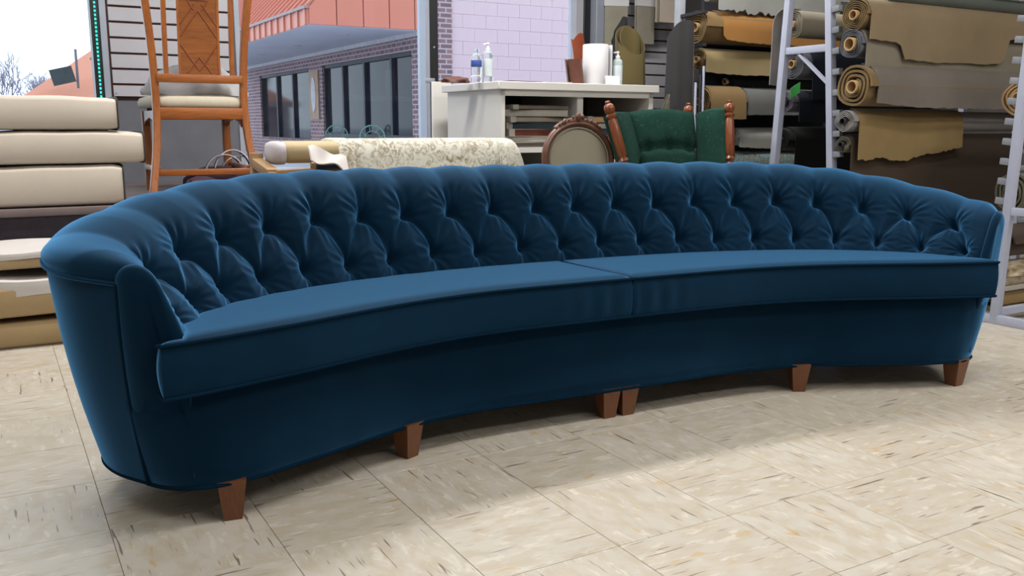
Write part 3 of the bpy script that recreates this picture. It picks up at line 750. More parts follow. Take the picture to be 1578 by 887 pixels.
lump('folded_cloth', 'grey_cloth', RW(1.02, 5.24, PZ+.513), (.25, .13, .165), 'crumpled grey cloth lying on the wooden dining chair seat', 'cloth', 4)
# dark bag with pale straps under the chair
fabric('maroon_leather', rgb(62, 40, 52), .2, 80, .5); plain('white_strap', rgb(205, 200, 210), .5)
bagl = thing('strap_bag', RW(1.20, 5.22, PZ), 'dark maroon bag with pale edged straps under the dining chair', 'bag', TH+.2)
rr_ = [(.0, .22, .03), (.02, .235, .045), (.06, .23, .05), (.10, .19, .045), (.125, .12, .03), (.13, .04, .01)]
MB().rings([[(a*math.cos(t_)*(1+.08*math.sin(5*t_)), .12+b*1.6*math.sin(t_), z) for t_ in np.linspace(0, 2*PI, 25)[:-1]] for z, a, b in rr_]).build('body', 'maroon_leather', bagl)
for k, (x0, h_) in enumerate(((.02, .19), (.08, .215), (.13, .18))):
    P = [(x0-.05+.11*math.cos(a), .07+.02*k, .09+(h_-.09)*math.sin(a)) for a in np.linspace(.2, PI-.1, 14)]
    sweep(P, .004, .022, (0, 1, 0)).build('strap', 'maroon_leather', bagl)
    sweep([Vector(p)+Vector((0, -.012, .003)) for p in P], .006, .005, (0, 1, 0)).build('strap_edge', 'white_strap', bagl)
sh = thing('dark_shoe', RW(1.03, 5.12, PZ), 'black shoe lying under the dining chair stretcher', 'shoe', TH+.4)
MB().rings([[(x, w*math.cos(t_), .012+max(-.012, h_*(.5+.5*math.sin(t_)))) for t_ in np.linspace(0, 2*PI, 17)[:-1]] for x, w, h_ in ((-.12, .01, .02), (-.11, .032, .06), (-.06, .036, .075), (0, .036, .07), (.06, .042, .05), (.11, .036, .04), (.13, .012, .02))]).build('upper', 'maroon_leather', sh)
MB().rings([[(x, w*math.cos(t_), .007+.007*math.sin(t_)) for t_ in np.linspace(0, 2*PI, 13)[:-1]] for x, w in ((-.125, .02), (-.10, .036), (0, .037), (.07, .044), (.12, .034), (.14, .012))]).build('sole', 'black_frame', sh)

# ============================================================ STACK ON THE FLOOR AT LEFT
fabric('tan_vinyl', rgb(160, 138, 104), .06, 60, .55, 0, .06); fabric('white_sheet', rgb(196, 192, 190), .04, 150); plain('dark_edge', rgb(48, 44, 44), .8)
def slab(name, e0, e1, n0, n1, z0, z1, mat, label, cat, tilt=0, bev=.015, yaw=0, group='panels and sheets stacked on the floor'):
    o = MB().box(-(e1-e0)/2, (e1-e0)/2, -(n1-n0)/2, (n1-n0)/2, 0, z1-z0, bev, 3).build(name, mat, None, RW((e0+e1)/2, (n0+n1)/2, z0), 0)
    o.rotation_euler = Matrix.Rotation(TH+yaw, 3, 'Z').to_euler(); 
    if tilt: o.rotation_euler = (Matrix.Rotation(TH+yaw, 3, 'Z') @ Matrix.Rotation(tilt, 3, 'Y')).to_euler()
    return tag(o, label, cat, group)
s1 = slab('foam_panel', -1.2, .52, 3.95, 4.40, .0, .10, 'tan_vinyl', 'lowest tan panel of the floor stack beside the blue sofa', 'panel')
slab('foam_panel', -1.2, .50, 3.93, 4.38, .118, .235, 'tan_vinyl', 'thick tan panel tilted under the white sheet in the floor stack', 'panel', -.018)
slab('foam_panel', -1.2, .44, 3.98, 4.40, .300, .352, 'tan_vinyl', 'thin tan panel between two white sheets in the floor stack', 'panel', -.01)
def drape_sheet(name, e0, e1, n0, n1, z, mat, label, cat, seed=0, hang=.05, amp=.008):
    rn = np.random.RandomState(seed); G_ = []
    for i in range(30):
        e_ = e0+(e1-e0)*i/29; row = []
        for j in range(16):
            w = j/15; n_ = n1-(n1-n0)*min(1, w/.72); zz_ = z+amp*math.sin(e_*7+seed)*(.4+w)+amp*.6*math.sin(e_*17+w*5)
            if w > .72: zz_ -= hang*((w-.72)/.28)*(1+.35*math.sin(e_*5+seed)); n_ -= .012*math.sin(e_*12)
            row.append((e_-e0, n_-n1, max(zz_-z, -z+.004)))
        G_.append(row)
    o = MB().sheet(G_, .006).build(name, mat, None, RW(e0, n1, z), TH, smooth=70)
    return tag(o, label, cat)
drape_sheet('white_sheet', -1.2, .47, 3.94, 4.40, .262, 'white_sheet', 'rumpled white sheet lying between tan panels in the floor stack', 'sheet', 2, .05)
drape_sheet('white_sheet', -1.2, .42, 3.98, 4.40, .372, 'white_sheet', 'white sheet on top of the floor stack of panels', 'sheet', 5, .03, .005)
# ============================================================ WHITE COUNTER AND WHAT STANDS ON IT
plain('laminate', rgb(202, 200, 196), .4, var=.03, scale=3); plain('laminate_dark', rgb(46, 42, 38), .8)
DE0, DE1, DN0, DN1, DZ = 2.44, 3.47, 4.37, 5.04, 1.092
dk = thing('counter_desk', RW((DE0+DE1)/2, (DN0+DN1)/2, 0), 'white laminate counter with two open cubbies full of sample books', 'counter')
hx, hy = (DE1-DE0)/2, (DN1-DN0)/2
MB().box(-hx-.03, hx+.03, -hy-.02, hy+.02, DZ-.042, DZ, .003, 1).build('worktop', 'laminate', dk)
for a, b in ((-hx, -hx+.02), (-.012, .028), (hx-.03, hx)): MB().box(a, b, -hy+(.0 if a < -.1 or a > .1 else .02), hy, 0, DZ-.042).build('side_panel', 'laminate', dk, smooth=0)
MB().box(-hx, hx, -hy, -hy+.02, DZ-.075, DZ-.042).build('apron', 'laminate', dk, smooth=0)
MB().box(-hx+.02, hx-.02, hy-.02, hy, 0, DZ-.042).build('back_panel', 'laminate_dark', dk, smooth=0)
for zc_ in (.735, .36, .06): MB().box(-hx+.02, hx-.02, -hy+.002, hy-.02, zc_-.025, zc_).build('shelf', 'laminate', dk, smooth=0)
# folding tray leaning at its window side
pn_ = MB().box(-.065, .065, -.01, .01, 0, 1.12, .002, 1).build('leaning_board', 'laminate', None, RW(2.475, 5.20, 0), TH)
tag(pn_, 'pale board standing between the white counter and the window', 'board')
# sample books in the cubbies
cols = [(160, 155, 146), (150, 140, 126), (84, 42, 40), (50, 64, 72), (82, 76, 72), (176, 150, 110), (70, 70, 72), (168, 164, 156), (96, 52, 44), (110, 104, 98)]
for i, c in enumerate(cols): fabric('sample_%d' % i, rgb(*c), .12, 200)
plain('page_grey', rgb(150, 146, 138), .8, var=.2, scale=90, stretch=(1, 1, 8))
def sample_book(e, n, z, w, d, h, mi, yaw, roll, label, group, pitch=0):
    b = thing('sample_book', RW(e, n, z), label, 'book', 0, group)
    b.rotation_euler = (Matrix.Rotation(TH+yaw, 3, 'Z') @ Matrix.Rotation(roll, 3, 'Y')).to_euler()
    MB().box(-w/2, w/2, -d/2, d/2, 0, .003, .001, 1).build('cover', 'sample_%d' % mi, b, smooth=0)
    MB().box(-w/2, w/2, -d/2, d/2, h-.003, h, .001, 1).build('cover', 'sample_%d' % mi, b, smooth=0)
    MB().box(-w/2+.004, w/2-.002, -d/2+.004, d/2-.004, .003, h-.003).build('swatches', 'sample_%d' % ((mi+7) % 10), b, smooth=0)
    MB().box(-w/2-.002, -w/2+.035, -d/2-.001, d/2+.001, -.001, h+.001, .001, 1).build('binding', 'page_grey', b, smooth=0)
cn = (DE0+DE1)/2
def stack(e, z, items, side):
    for k, (de, w, h, mi, yaw, lb) in enumerate(items):
        sample_book(e+de, 4.56, z, w, .30, h, mi, yaw, 0, lb, 'sample books in the '+side+' cubby'); z += h+.002
stack(2.68, .736, [(0, .38, .030, 7, .02, 'cream sample book at the bottom of the counter cubby nearer the window'), (-.01, .36, .028, 0, -.04, 'pale sample book second from the bottom in the cubby nearer the window'), (-.03, .30, .04, 1, .05, 'grey woven sample book in the cubby nearer the window'), (.02, .38, .034, 6, -.06, 'dark grey sample book in the cubby nearer the window'), (.0, .36, .03, 4, .08, 'grey brown sample book in the cubby nearer the window'), (.02, .40, .036, 0, -.1, 'pale edged sample book near the top in the cubby nearer the window'), (.03, .38, .024, 2, .06, 'red topped sample book on the stack in the cubby nearer the window')], 'left')
stack(3.20, .736, [(.0, .40, .034, 7, .03, 'cream sample book at the bottom of the cubby by the green chair'), (.02, .38, .03, 1, -.05, 'tan sample book in the cubby by the green chair'), (-.02, .36, .036, 6, .06, 'dark sample book in the cubby by the green chair'), (.03, .40, .03, 0, -.04, 'pale sample book in the cubby by the green chair'), (.0, .36, .036, 8, .05, 'rust red sample book on top in the cubby by the green chair')], 'right')
sample_book(2.62, 4.52, .368, .36, .3, .05, 4, .1, 0, 'brown sample book on the low shelf of the white counter', 'sample books on the low shelf')
# bottles, roll and odds and ends
m, t = newmat('clear_plastic', .08, .5); t.color((.86, .92, .96, 1)); t.b.inputs['Transmission Weight'].default_value = .85; t.b.inputs['IOR'].default_value = 1.15
m, t = newmat('gel_plastic', .15, .5); t.color((.72, .84, .82, 1)); t.b.inputs['Transmission Weight'].default_value = .6; t.b.inputs['IOR'].default_value = 1.2
plain('blue_label', rgb(52, 78, 150), .5); plain('pale_label', rgb(190, 200, 205), .5); plain('white_cap', rgb(225, 228, 232), .4); plain('paper_white', rgb(206, 206, 210), .8, var=.02)
def pump_bottle(e, n, r, h, label, body, lab):
    b = thing('pump_bottle', RW(e, n, DZ), label, 'bottle')
    MB().lathe([(0, 0), (r, 0), (r*1.02, .005), (r*1.02, h*.68), (r*.9, h*.74), (r*.45, h*.79), (r*.4, h*.8)], 20).build('body', body, b)
    MB().lathe([(0, h*.8), (r*.5, h*.8), (r*.5, h*.87), (r*.22, h*.875), (r*.2, h*.95), (r*.35, h*.95), (r*.35, h*.985), (0, h)], 16).build('pump', 'white_cap', b)
    MB().bar((0, 0, h*.97), (-r*1.1, 0, h*.955), r*.35, r*.3).build('spout', 'white_cap', b)
    MB().lathe([(r*1.03, h*.15), (r*1.04, h*.16), (r*1.04, h*.58), (r*1.03, h*.59)], 20, cap=False).build('wrapper', lab, b)
wb = thing('water_bottle', RW(2.375, 4.54, DZ), 'clear plastic water bottle with blue label on the white counter', 'bottle')
pr = [(0, 0), (.026, 0), (.029, .008), (.029, .03), (.026, .036), (.029, .042), (.029, .075), (.0295, .08), (.0295, .118), (.029, .122), (.027, .135), (.016, .152), (.0125, .158), (.0125, .165)]
MB().lathe(pr, 20).build('body', 'clear_plastic', wb); MB().lathe([(.0302, .082), (.0306, .083), (.0306, .115), (.0302, .116)], 20, cap=False).build('wrapper', 'blue_label', wb); MB().lathe([(0, .163), (.014, .163), (.014, .177), (0, .178)], 16).build('cap', 'clear_plastic', wb)
pump_bottle(2.447, 4.54, .028, .215, 'clear gel pump bottle beside the water bottle on the counter', 'clear_plastic', 'pale_label')
pump_bottle(3.345, 4.56, .028, .205, 'pale green hand sanitizer pump bottle beside the paper towel roll', 'gel_plastic', 'pale_label')
tw = thing('paper_towel_roll', RW(3.21, 4.60, DZ), 'white paper towel roll standing on the white counter', 'paper roll')
MB().lathe([(.02, 0), (.074, 0), (.077, .004), (.077, .236), (.074, .24), (.02, .24), (.02, .0)], 32, cap=False).build('paper', 'paper_white', tw)
MB().lathe([(.0195, .001), (.0195, .239), (.017, .239), (.017, .001), (.0195, .001)], 20, cap=False).build('core', 'tan_board', tw)
MB().sheet([[(.078+.0005*i, -.02-.02*i, z) for z in (.002, .12, .238)] for i in range(3)], .001).build('loose_sheet', 'paper_white', tw)
fabric('rust_leather', rgb(128, 62, 38), .12, 60, .5); fabric('brown_leather', rgb(92, 58, 48), .12, 60, .5)
rl = thing('leather_piece', RW(3.215, 4.76, DZ), 'folded rust orange leather piece standing upright on the counter', 'leather')
G_ = [[(x*.10+(.02*math.sin(z*9+x*2)) - .07*(z/.36)+.02, .02*math.sin(x*3+z*6), z*(1+.07*math.sin(4*x))) for z in np.linspace(0, .30, 14)] for x in np.linspace(-.55, .55, 12)]
MB().sheet(G_, .004).build('outer_flap', 'rust_leather', rl, smooth=70)
G_ = [[(x*.05+(.015*math.sin(z*11+x*2)) - .09*(z/.36)+.03, .03+.02*math.sin(x*4+z*5), z*(1+.05*math.cos(5*x))) for z in np.linspace(0, .27, 12)] for x in np.linspace(-.6, .6, 10)]
MB().sheet(G_, .004).build('inner_flap', 'rust_leather', rl, smooth=70)
bl = thing('leather_roll', RW(3.045, 4.58, DZ), 'brown leather roll leaning on the counter beside the rust leather', 'leather')
tb = MB(); sp_ = [[(math.cos(a)*(.014+.0026*a)+x_*-.16+.02, math.sin(a)*(.014+.0026*a), x_*1.0+.002) for x_ in (0, .04, .08, .12, .145)] for a in np.linspace(0, 5*PI, 60)]
tb.sheet(sp_, .003).build('roll', 'brown_leather', bl, smooth=70)
tag(lump('brown_cloth', 'brown_leather', RW(2.31, 4.66, DZ), (.085, .05, .034), 'small crumpled brown cloth at the window end of the counter', 'cloth', 9, (24, 10), .2))
fabric('taupe_cloth', rgb(150, 126, 116), .1)
for k, (e, n, w, d, yaw, mt, lb) in enumerate(((2.62, 4.50, .22, .15, .1, 'maroon_leather', 'dark maroon folder lying on the white counter'), (2.86, 4.50, .16, .14, -.15, 'page_grey', 'grey paper pad lying on the white counter'), (3.40, 4.46, .12, .10, .2, 'paper_white', 'white paper sheet at the sanitizer end of the counter'))):
    o = MB().box(-w/2, w/2, -d/2, d/2, 0, .008 if k < 2 else .003, .001, 1).build('paper_pad', mt, None, RW(e, n, DZ), TH+yaw); tag(o, lb, 'paper')
cc = MB().raw([(-.05, 0, 0), (.05, 0, 0), (.058, .02, .055), (-.042, .02, .055), (-.05, .002, 0), (.05, .002, 0), (.058, .022, .055), (-.042, .022, .055)], [(0, 1, 2, 3), (7, 6, 5, 4), (0, 4, 5, 1), (1, 5, 6, 2), (2, 6, 7, 3), (3, 7, 4, 0)]).build('white_card', 'paper_white', None, RW(3.24, 4.46, DZ), TH, smooth=0)
tag(cc, 'small white card propped in front of the paper towel roll', 'card')

# ============================================================ SETTEE UNDER PATTERNED CLOTH
m, t = newmat('etched_fabric', .85, .2, 0, .1)
v = t.coord('Object', (1, 1, 1))
nz = t.ramp(t.noise(v, 26, 7, .8, 1.5), [(.47, (0, 0, 0)), (.57, (1, 1, 1))]); n2 = t.ramp(t.noise(v, 4, 3), [(.38, (.35, .35, .35)), (.6, (.95, .95, .95))])
t.color(t.mix(t.mix(1.0, nz, n2, 'MULTIPLY'), rgb(186, 185, 176), rgb(118, 106, 80)))
st_ = thing('upholstered_settee', RW(1.80, 3.95, 0), 'cream settee with brown etched pattern behind the blue sofa', 'settee')
def pad(x0, x1, z0, z1, y0, y1, lean, NXp=24, r=.07, belly=.015, wob=0, NPp=26):
    """rounded upholstered slab, thickness y0..y1, leaning back by lean over its height"""
    R = []
    for i in range(NXp+1):
        w = i/NXp; x = x0+(x1-x0)*w; ed = min(w, 1-w)*abs(x1-x0)
        k = 1-max(0, 1-ed/.02)**2*.10
        ring = []
        for j in range(NPp):
            a = 2*PI*j/NPp; c_, s_ = math.cos(a), math.sin(a)
            yy = (y0+y1)/2+(y1-y0)/2*k*math.copysign(abs(c_)**.5, c_); z = (z0+z1)/2+(z1-z0)/2*(1-(1-k)*.35)*math.copysign(abs(s_)**.32, s_)
            yy += lean*(z-z0); 
            if wob: z += wob*math.sin(x*14)*(s_ > .6)
            ring.append((x, yy, z))
        R.append(ring)
    return MB().rings(R)
pad(-.375, .375, .30, .800, -.10, .12, .12).build('back_panel', 'etched_fabric', st_, smooth=60)
pad(-.470, -.372, .28, .803, -.125, .13, .12, 10).build('back_wing', 'etched_fabric', st_, smooth=60)
R_ = pad(.372, .460, .28, .798, -.125, .13, .12, 10); R_.v = [(x+max(0, .80-z)*.28*(x-.372)/.088, y, z) for x, y, z in R_.v]; R_.build('back_wing', 'etched_fabric', st_, smooth=60)
pad(-.46, .39, .16, .44, -.62, -.02, 0, 20).build('seat', 'etched_fabric', st_, smooth=60)
for x in (-.40, .36):
    for y in (-.55, .05): MB().rings([[(x+a*w, y+b*w, z) for a, b in ((-1, -1), (1, -1), (1, 1), (-1, 1))] for w, z in ((.016, 0), (.026, .18))]).build('leg', 'inlay_dark', st_)
# ============================================================ STRIPPED ARMCHAIR FRAME
wood('raw_wood', rgb(124, 96, 62), rgb(160, 130, 92), .6, 5, 'X'); fabric('tan_muslin', rgb(168, 152, 120), .06, 200); fabric('pale_muslin', rgb(180, 174, 180), .05, 200)
sa = thing('stripped_armchair', RW(1.190, 3.86, 0), 'half stripped armchair frame with tan padded arm beside the patterned settee', 'armchair')
R = []
for i in range(15):
    w = i/14; x = -.125+.255*w; e_ = 1-max(0, 1-w/.25)**2*.35
    R.append([(x, .05+.11*e_*math.copysign(abs(math.cos(a))**.6, math.cos(a)), .745+.047*e_*math.copysign(abs(math.sin(a))**.6, math.sin(a))) for a in np.linspace(0, 2*PI, 23)[:-1]])
MB().rings(R).build('padded_arm', 'tan_muslin', sa, smooth=70)
MB().rings([[(x, .05+y*k, .742+z*k) for y, z in [(.115*math.copysign(abs(math.cos(a))**.6, math.cos(a)), .05*math.copysign(abs(math.sin(a))**.6, math.sin(a))) for a in np.linspace(0, 2*PI, 21)[:-1]]] for x, k in ((-.145, .55), (-.135, .9), (-.12, 1.0), (-.10, 1.0))]).build('arm_cap', 'pale_muslin', sa, smooth=70)
for (p, q, w, d) in (((-.16, -.10, .655), (.13, -.12, .665), .05, .045), ((.0, -.14, .69), (.06, -.02, .70), .045, .03), ((-.17, -.10, .0), (-.17, -.10, .67), .045, .05), ((-.17, .16, .0), (-.17, .16, .74), .045, .05), ((.10, -.12, 0), (.10, -.12, .66), .045, .05), ((.10, .16, 0), (.10, .16, .72), .045, .05), ((-.17, -.1, .30), (.10, -.12, .30), .06, .03), ((-.17, .16, .30), (.10, .16, .30), .06, .03), ((-.17, -.1, .30), (-.17, .16, .30), .06, .03), ((.10, -.1, .30), (.10, .16, .30), .06, .03), ((-.17, -.10, .66), (-.17, .16, .70), .05, .04)):
    MB().bar(p, q, w, d, bev=.003).build('frame_rail', 'raw_wood', sa)
MB().box(.0, .13, -.155, -.11, .675, .700, .004).build('webbing', 'black_frame', sa)
G_ = [[(-.04+.165*u_, -.165-.04*h_+.015*math.sin(u_*9), .772-.05*u_**1.5-.055*h_+.010*math.sin(u_*8+h_*3)) for u_ in np.linspace(0, 1, 14)] for h_ in np.linspace(0, 1, 7)]
MB().sheet(G_, .006).build('loose_cloth', 'white_sheet', sa, smooth=70)

# ============================================================ OVAL-BACKED CHAIR
wood('walnut', rgb(66, 40, 30), rgb(108, 70, 52), .35, 6, 'X'); fabric('greige', rgb(146, 140, 124), .04, 260)
ov = thing('oval_back_chair', RW(2.425, 3.60, 0), 'antique walnut chair with oval greige back and carved crest', 'chair')
OZ, RX, RZ = .705, .186, .165
def oval(k, n=40, dy=0, kz=None): return [(RX*k*math.cos(a), dy+.12*(RZ*(kz or k)*math.sin(a)), OZ+RZ*(kz or k)*math.sin(a)) for a in np.linspace(0, 2*PI, n+1)[:-1]]
MB().tube(oval(1.0), .0165, 10, closed=True).build('back_frame', 'walnut', ov, smooth=60)
MB().tube(oval(1.0, dy=-.012), .008, 8, closed=True).build('frame_bead', 'walnut', ov, smooth=60)
mb = MB(); R = [[(x*k, y*k-.016*(1-k*k), OZ+(z-OZ)*k) for x, y, z in oval(.935)] for k in (1, .9, .75, .55, .35, .15, .02)]
mb.rings(R); R2 = [[(x, y+.03, z) for x, y, z in r] for r in R]; mb.rings(R2, cap=True); mb.build('back_pad', 'greige', ov, smooth=70)
MB().tube(oval(.875, dy=-.011), .0035, 6, closed=True).build('pad_piping', 'greige', ov)
cr = MB().tube([(RX*1.02*math.cos(a), .02, OZ+(RZ+.008)*math.sin(a)+.006) for a in np.linspace(PI*.28, PI*.72, 14)], .014, 8).build('carved_crest', 'walnut', ov, smooth=60)
rn = random.Random(3)
for k in range(11):
    a = PI*(.28+.44*k/10); rr_ = .010+.004*math.sin(k*1.7)+(.005 if k == 5 else 0)
    MB().lathe([(0, -rr_), (rr_*.75, -rr_*.6), (rr_, 0), (rr_*.75, rr_*.6), (0, rr_)], 10, at=(RX*1.02*math.cos(a), .008, OZ+(RZ+.012)*math.sin(a)+.010+(.008 if 3 < k < 7 else 0)), M=Matrix.Rotation(a, 4, 'Y') @ Matrix.Diagonal((1.25, .8, .8, 1))).build('carved_leaf', 'walnut', cr, smooth=60)
R = [[((.20+.01*k2)*k1*math.copysign(abs(math.cos(a))**.6, math.cos(a)), -.24+.22*k1*math.copysign(abs(math.sin(a))**.6, math.sin(a)), z) for a in np.linspace(0, 2*PI, 33)[:-1]] for k1, k2, z in ((1, 0, .36), (1.02, 1, .40), (1.0, 1, .43), (.85, 0, .455), (.4, 0, .465), (.05, 0, .467))]
MB().rings(R).build('seat_pad', 'greige', ov, smooth=60)
MB().rings([[(x*1.0, y, z) for x, y, z in [(.205*math.copysign(abs(math.cos(a))**.6, math.cos(a)), -.24+.225*math.copysign(abs(math.sin(a))**.6, math.sin(a)), z_) for a in np.linspace(0, 2*PI, 33)[:-1]]] for z_ in (.31, .365)]).build('seat_frame', 'walnut', ov, smooth=60)
for s_ in (-1, 1):
    sweep([(s_*.19, -.43, z) if z > .3 else (s_*(.19+.03*math.sin((.3-z)*8)), -.43-.02*math.sin((.3-z)*9), z) for z in (.36, .30, .22, .14, .06, 0)], .036, .036).build('front_leg', 'walnut', ov)
    sweep([(s_*.16, -.03+.06*(.36-z)/.36, z) for z in (.36, .2, 0)], .034, .034).build('back_leg', 'walnut', ov)
    sweep([(s_*.12, -.02, .33), (s_*.13, -.02, .45), (s_*.125, -.02, .60)], .028, .024).build('back_upright', 'walnut', ov)

# ============================================================ GREEN WING ROCKER
m, t = newmat('green_fabric', .95, .1, 0, 0)
v = t.coord('Object', (1, 1, 1))
fl_ = t.ramp(t.noise(v, 90, 2, .5), [(.62, (0, 0, 0)), (.70, (.5, .5, .5))])
t.color(t.mix(fl_, t.ramp(t.noise(v, 6, 3), [(.3, rgb(22, 48, 42)), (.7, rgb(30, 62, 54))]), rgb(66, 88, 76)))
t.bump(t.noise(v, 240, 2), .3, .002)
wood('cherry_wood', rgb(88, 44, 24), rgb(138, 76, 42), .3, 6, 'Z')
gr = thing('wing_rocker', RW(2.86, 3.55, 0), 'dark green wing rocking chair with turned wooden posts', 'rocking chair')
def L_(e, n, z): return Vector((e-2.86, n-3.55, z))
def turned(p, q, r=.020, name='post', mat='cherry_wood'):
    p = Vector(p); q = Vector(q); d = q-p; L = d.length; M_ = Matrix.Translation(p) @ d.to_track_quat('Z', 'Y').to_matrix().to_4x4()
    pr = [(0, 0), (r*.8, 0), (r, .02)]
    z = L-.34
    if z > .05: pr += [(r, z*.5), (r, z)]
    pr += [(r*.75, L-.335), (r*1.2, L-.325), (r*1.2, L-.315), (r*.7, L-.305), (r*1.15, L-.29), (r*.75, L-.275), (r*1.05, L-.26), (r*1.1, L-.17), (r, L-.10), (r*.8, L-.088), (r*1.2, L-.078), (r*1.2, L-.070), (r*.65, L-.062), (r*1.1, L-.05), (r*1.2, L-.036), (r*1.0, L-.022), (r*.5, L-.014), (r*.6, L-.006), (r*.3, L), (0, L)]
    return MB().lathe(pr, 16, M=M_).build(name, mat, gr, smooth=50)
LFb, LFt = L_(2.70, 3.45, .40), L_(2.555, 3.56, .975); RFb, RFt = L_(3.17, 3.36, .40), L_(3.225, 3.46, .985)
turned(LFb+Vector((.03, -.02, -.15)), LFt, .022); turned(RFb+Vector((.0, -.02, -.15)), RFt, .022)
RRt = L_(3.135, 3.66, .975); RLt = L_(2.74, 3.80, .965)
turned(L_(3.12, 3.60, .25), RRt, .021); turned(L_(2.80, 3.72, .25), RLt, .021)
def quilt(p00, p10, p01, p11, thick, NXq=26, NZq=22, tuft=None, top_arch=0, puff=.03):
    """upholstered panel spanned by four corners (bottom-left, bottom-right, top-left, top-right)"""
    p00, p10, p01, p11 = map(np.array, (p00, p10, p01, p11)); G1 = np.zeros((NXq, NZq, 3))
    nrm = np.cross(p10-p00, p01-p00); nrm /= np.linalg.norm(nrm)
    for i in range(NXq):
        for j in range(NZq):
            u_, w_ = i/(NXq-1), j/(NZq-1)
            P = (p00*(1-u_)+p10*u_)*(1-w_)+(p01*(1-u_)+p11*u_)*w_
            P = P+np.array([0, 0, top_arch*math.sin(PI*u_)*w_])
            b = max(0, (4*u_*(1-u_)))**.45*max(0, 4*w_*(1-w_))**.45
            d = puff*b
            if tuft:
                for (a, c, dep, wu, wz) in tuft: d -= dep*math.exp(-((u_-a)/wu)**2-((w_-c)/wz)**2)
            G1[i, j] = P+nrm*d
    F = G1.reshape(-1, 3); n_ = NXq*NZq
    B = np.array([G1[i, j]-nrm*(thick+2*max(0, 0)) for i in range(NXq) for j in range(NZq)])
    B2 = B.copy()
    mb = MB(); fs = grid_faces(NXq, NZq)
    mb.raw(F.tolist(), fs); edge = [(i, 0) for i in range(NXq)]+[(NXq-1, j) for j in range(1, NZq)]+[(i, NZq-1) for i in range(NXq-2, -1, -1)]+[(0, j) for j in range(NZq-2, 0, -1)]
    ring0 = [tuple(G1[i, j]) for i, j in edge]
    cen = G1.mean((0, 1))
    mids = [tuple(np.array(p)-nrm*thick*.5+(np.array(p)-cen)/np.linalg.norm(np.array(p)-cen)*.012) for p in ring0]; bk = [tuple(np.array(p)-nrm*thick) for p in ring0]
    mb.rings([ring0, mids, bk], True, False); mb.raw(bk, [tuple(range(len(bk)))])
    return mb
tf = [(k/3+.17, .66, .024, .05, .05) for k in range(3)]+[(.5, .65, .022, 3, .03)]
BLb, BRb = L_(2.86, 3.56, .40), L_(3.130, 3.52, .40); BLt, BRt = L_(2.80, 3.72, .925), L_(3.140, 3.62, .925)
quilt(BLb, BRb, BLt, BRt, .10, 30, 40, tf, .018, .035).build('back_cushion', 'green_fabric', gr, smooth=75)
quilt(LFb+Vector((.02, 0, 0)), BLb, LFt+Vector((.045, 0, -.055)), BLt+Vector((0, -.01, -.0)), .06, 16, 24, [(.9, .52, .02, .3, .05)], .0, .02).build('wing', 'green_fabric', gr, smooth=75)
quilt(BRb, RFb+Vector((-.02, 0, 0)), BRt+Vector((0, -.01, -.01)), RFt+Vector((-.025, 0, -.05)), .06, 16, 24, None, .012, .02).build('wing', 'green_fabric', gr, smooth=75)
pad(2.70-2.86, 3.17-2.86, .30, .45, -.62, -.02, 0, 18).build('seat_cushion', 'green_fabric', gr, smooth=60)
for s_, x in ((-1, -.18), (1, .33)):
    sweep([(x, -.62, .60), (x, -.4, .62), (x, -.15, .61)], .05, .028, (0, 0, 1)).build('arm_rest', 'cherry_wood', gr)
    for y in (-.55, -.08): MB().lathe([(0, .05), (.016, .05), (.022, .12), (.016, .2), (.022, .28), (.018, .32)], 12, at=(x, y, 0)).build('leg', 'cherry_wood', gr)
    MB().lathe([(.014, .3), (.02, .42), (.014, .48), (.02, .6)], 12, at=(x, -.56, 0)).build('arm_post', 'cherry_wood', gr)
    sweep([(x, -.78+1.1*w, .022+.10*(2*w-1)**2*(.9)) for w in np.linspace(0, 1, 16)], .03, .04, (0, 0, 1)).build('rocker', 'cherry_wood', gr)
# ============================================================ FABRIC RACKS
plain('rack_white', rgb(164, 170, 190), .45, var=.05); plain('peg_grey', rgb(124, 127, 136), .45); plain('core_card', rgb(176, 146, 104), .8); plain('core_dark', rgb(40, 40, 46), .8)
FM = {}; FK = .52
for nm, c in dict(tan=(166, 146, 116), greige=(156, 148, 130), khaki=(150, 124, 84), mouse=(140, 132, 124), sand=(172, 146, 100), brown=(84, 70, 58), olive=(120, 114, 96), teal=(122, 132, 126), oyster=(176, 172, 172), slate=(120, 124, 134), ink=(22, 32, 50), plum=(116, 110, 122), black=(20, 22, 26), orange=(196, 140, 76), camel=(160, 132, 90), wheat=(186, 166, 122), grey=(134, 136, 136), white=(196, 198, 194), camo=(150, 136, 112), cocoa=(84, 68, 60), putty=(128, 124, 108), olivegold=(128, 114, 74), charcoal=(70, 70, 72), fleece=(206, 168, 122)).items():
    fabric('f_'+nm, tuple(x*FK for x in rgb(*c)[:3])+(1,), .08, 220)
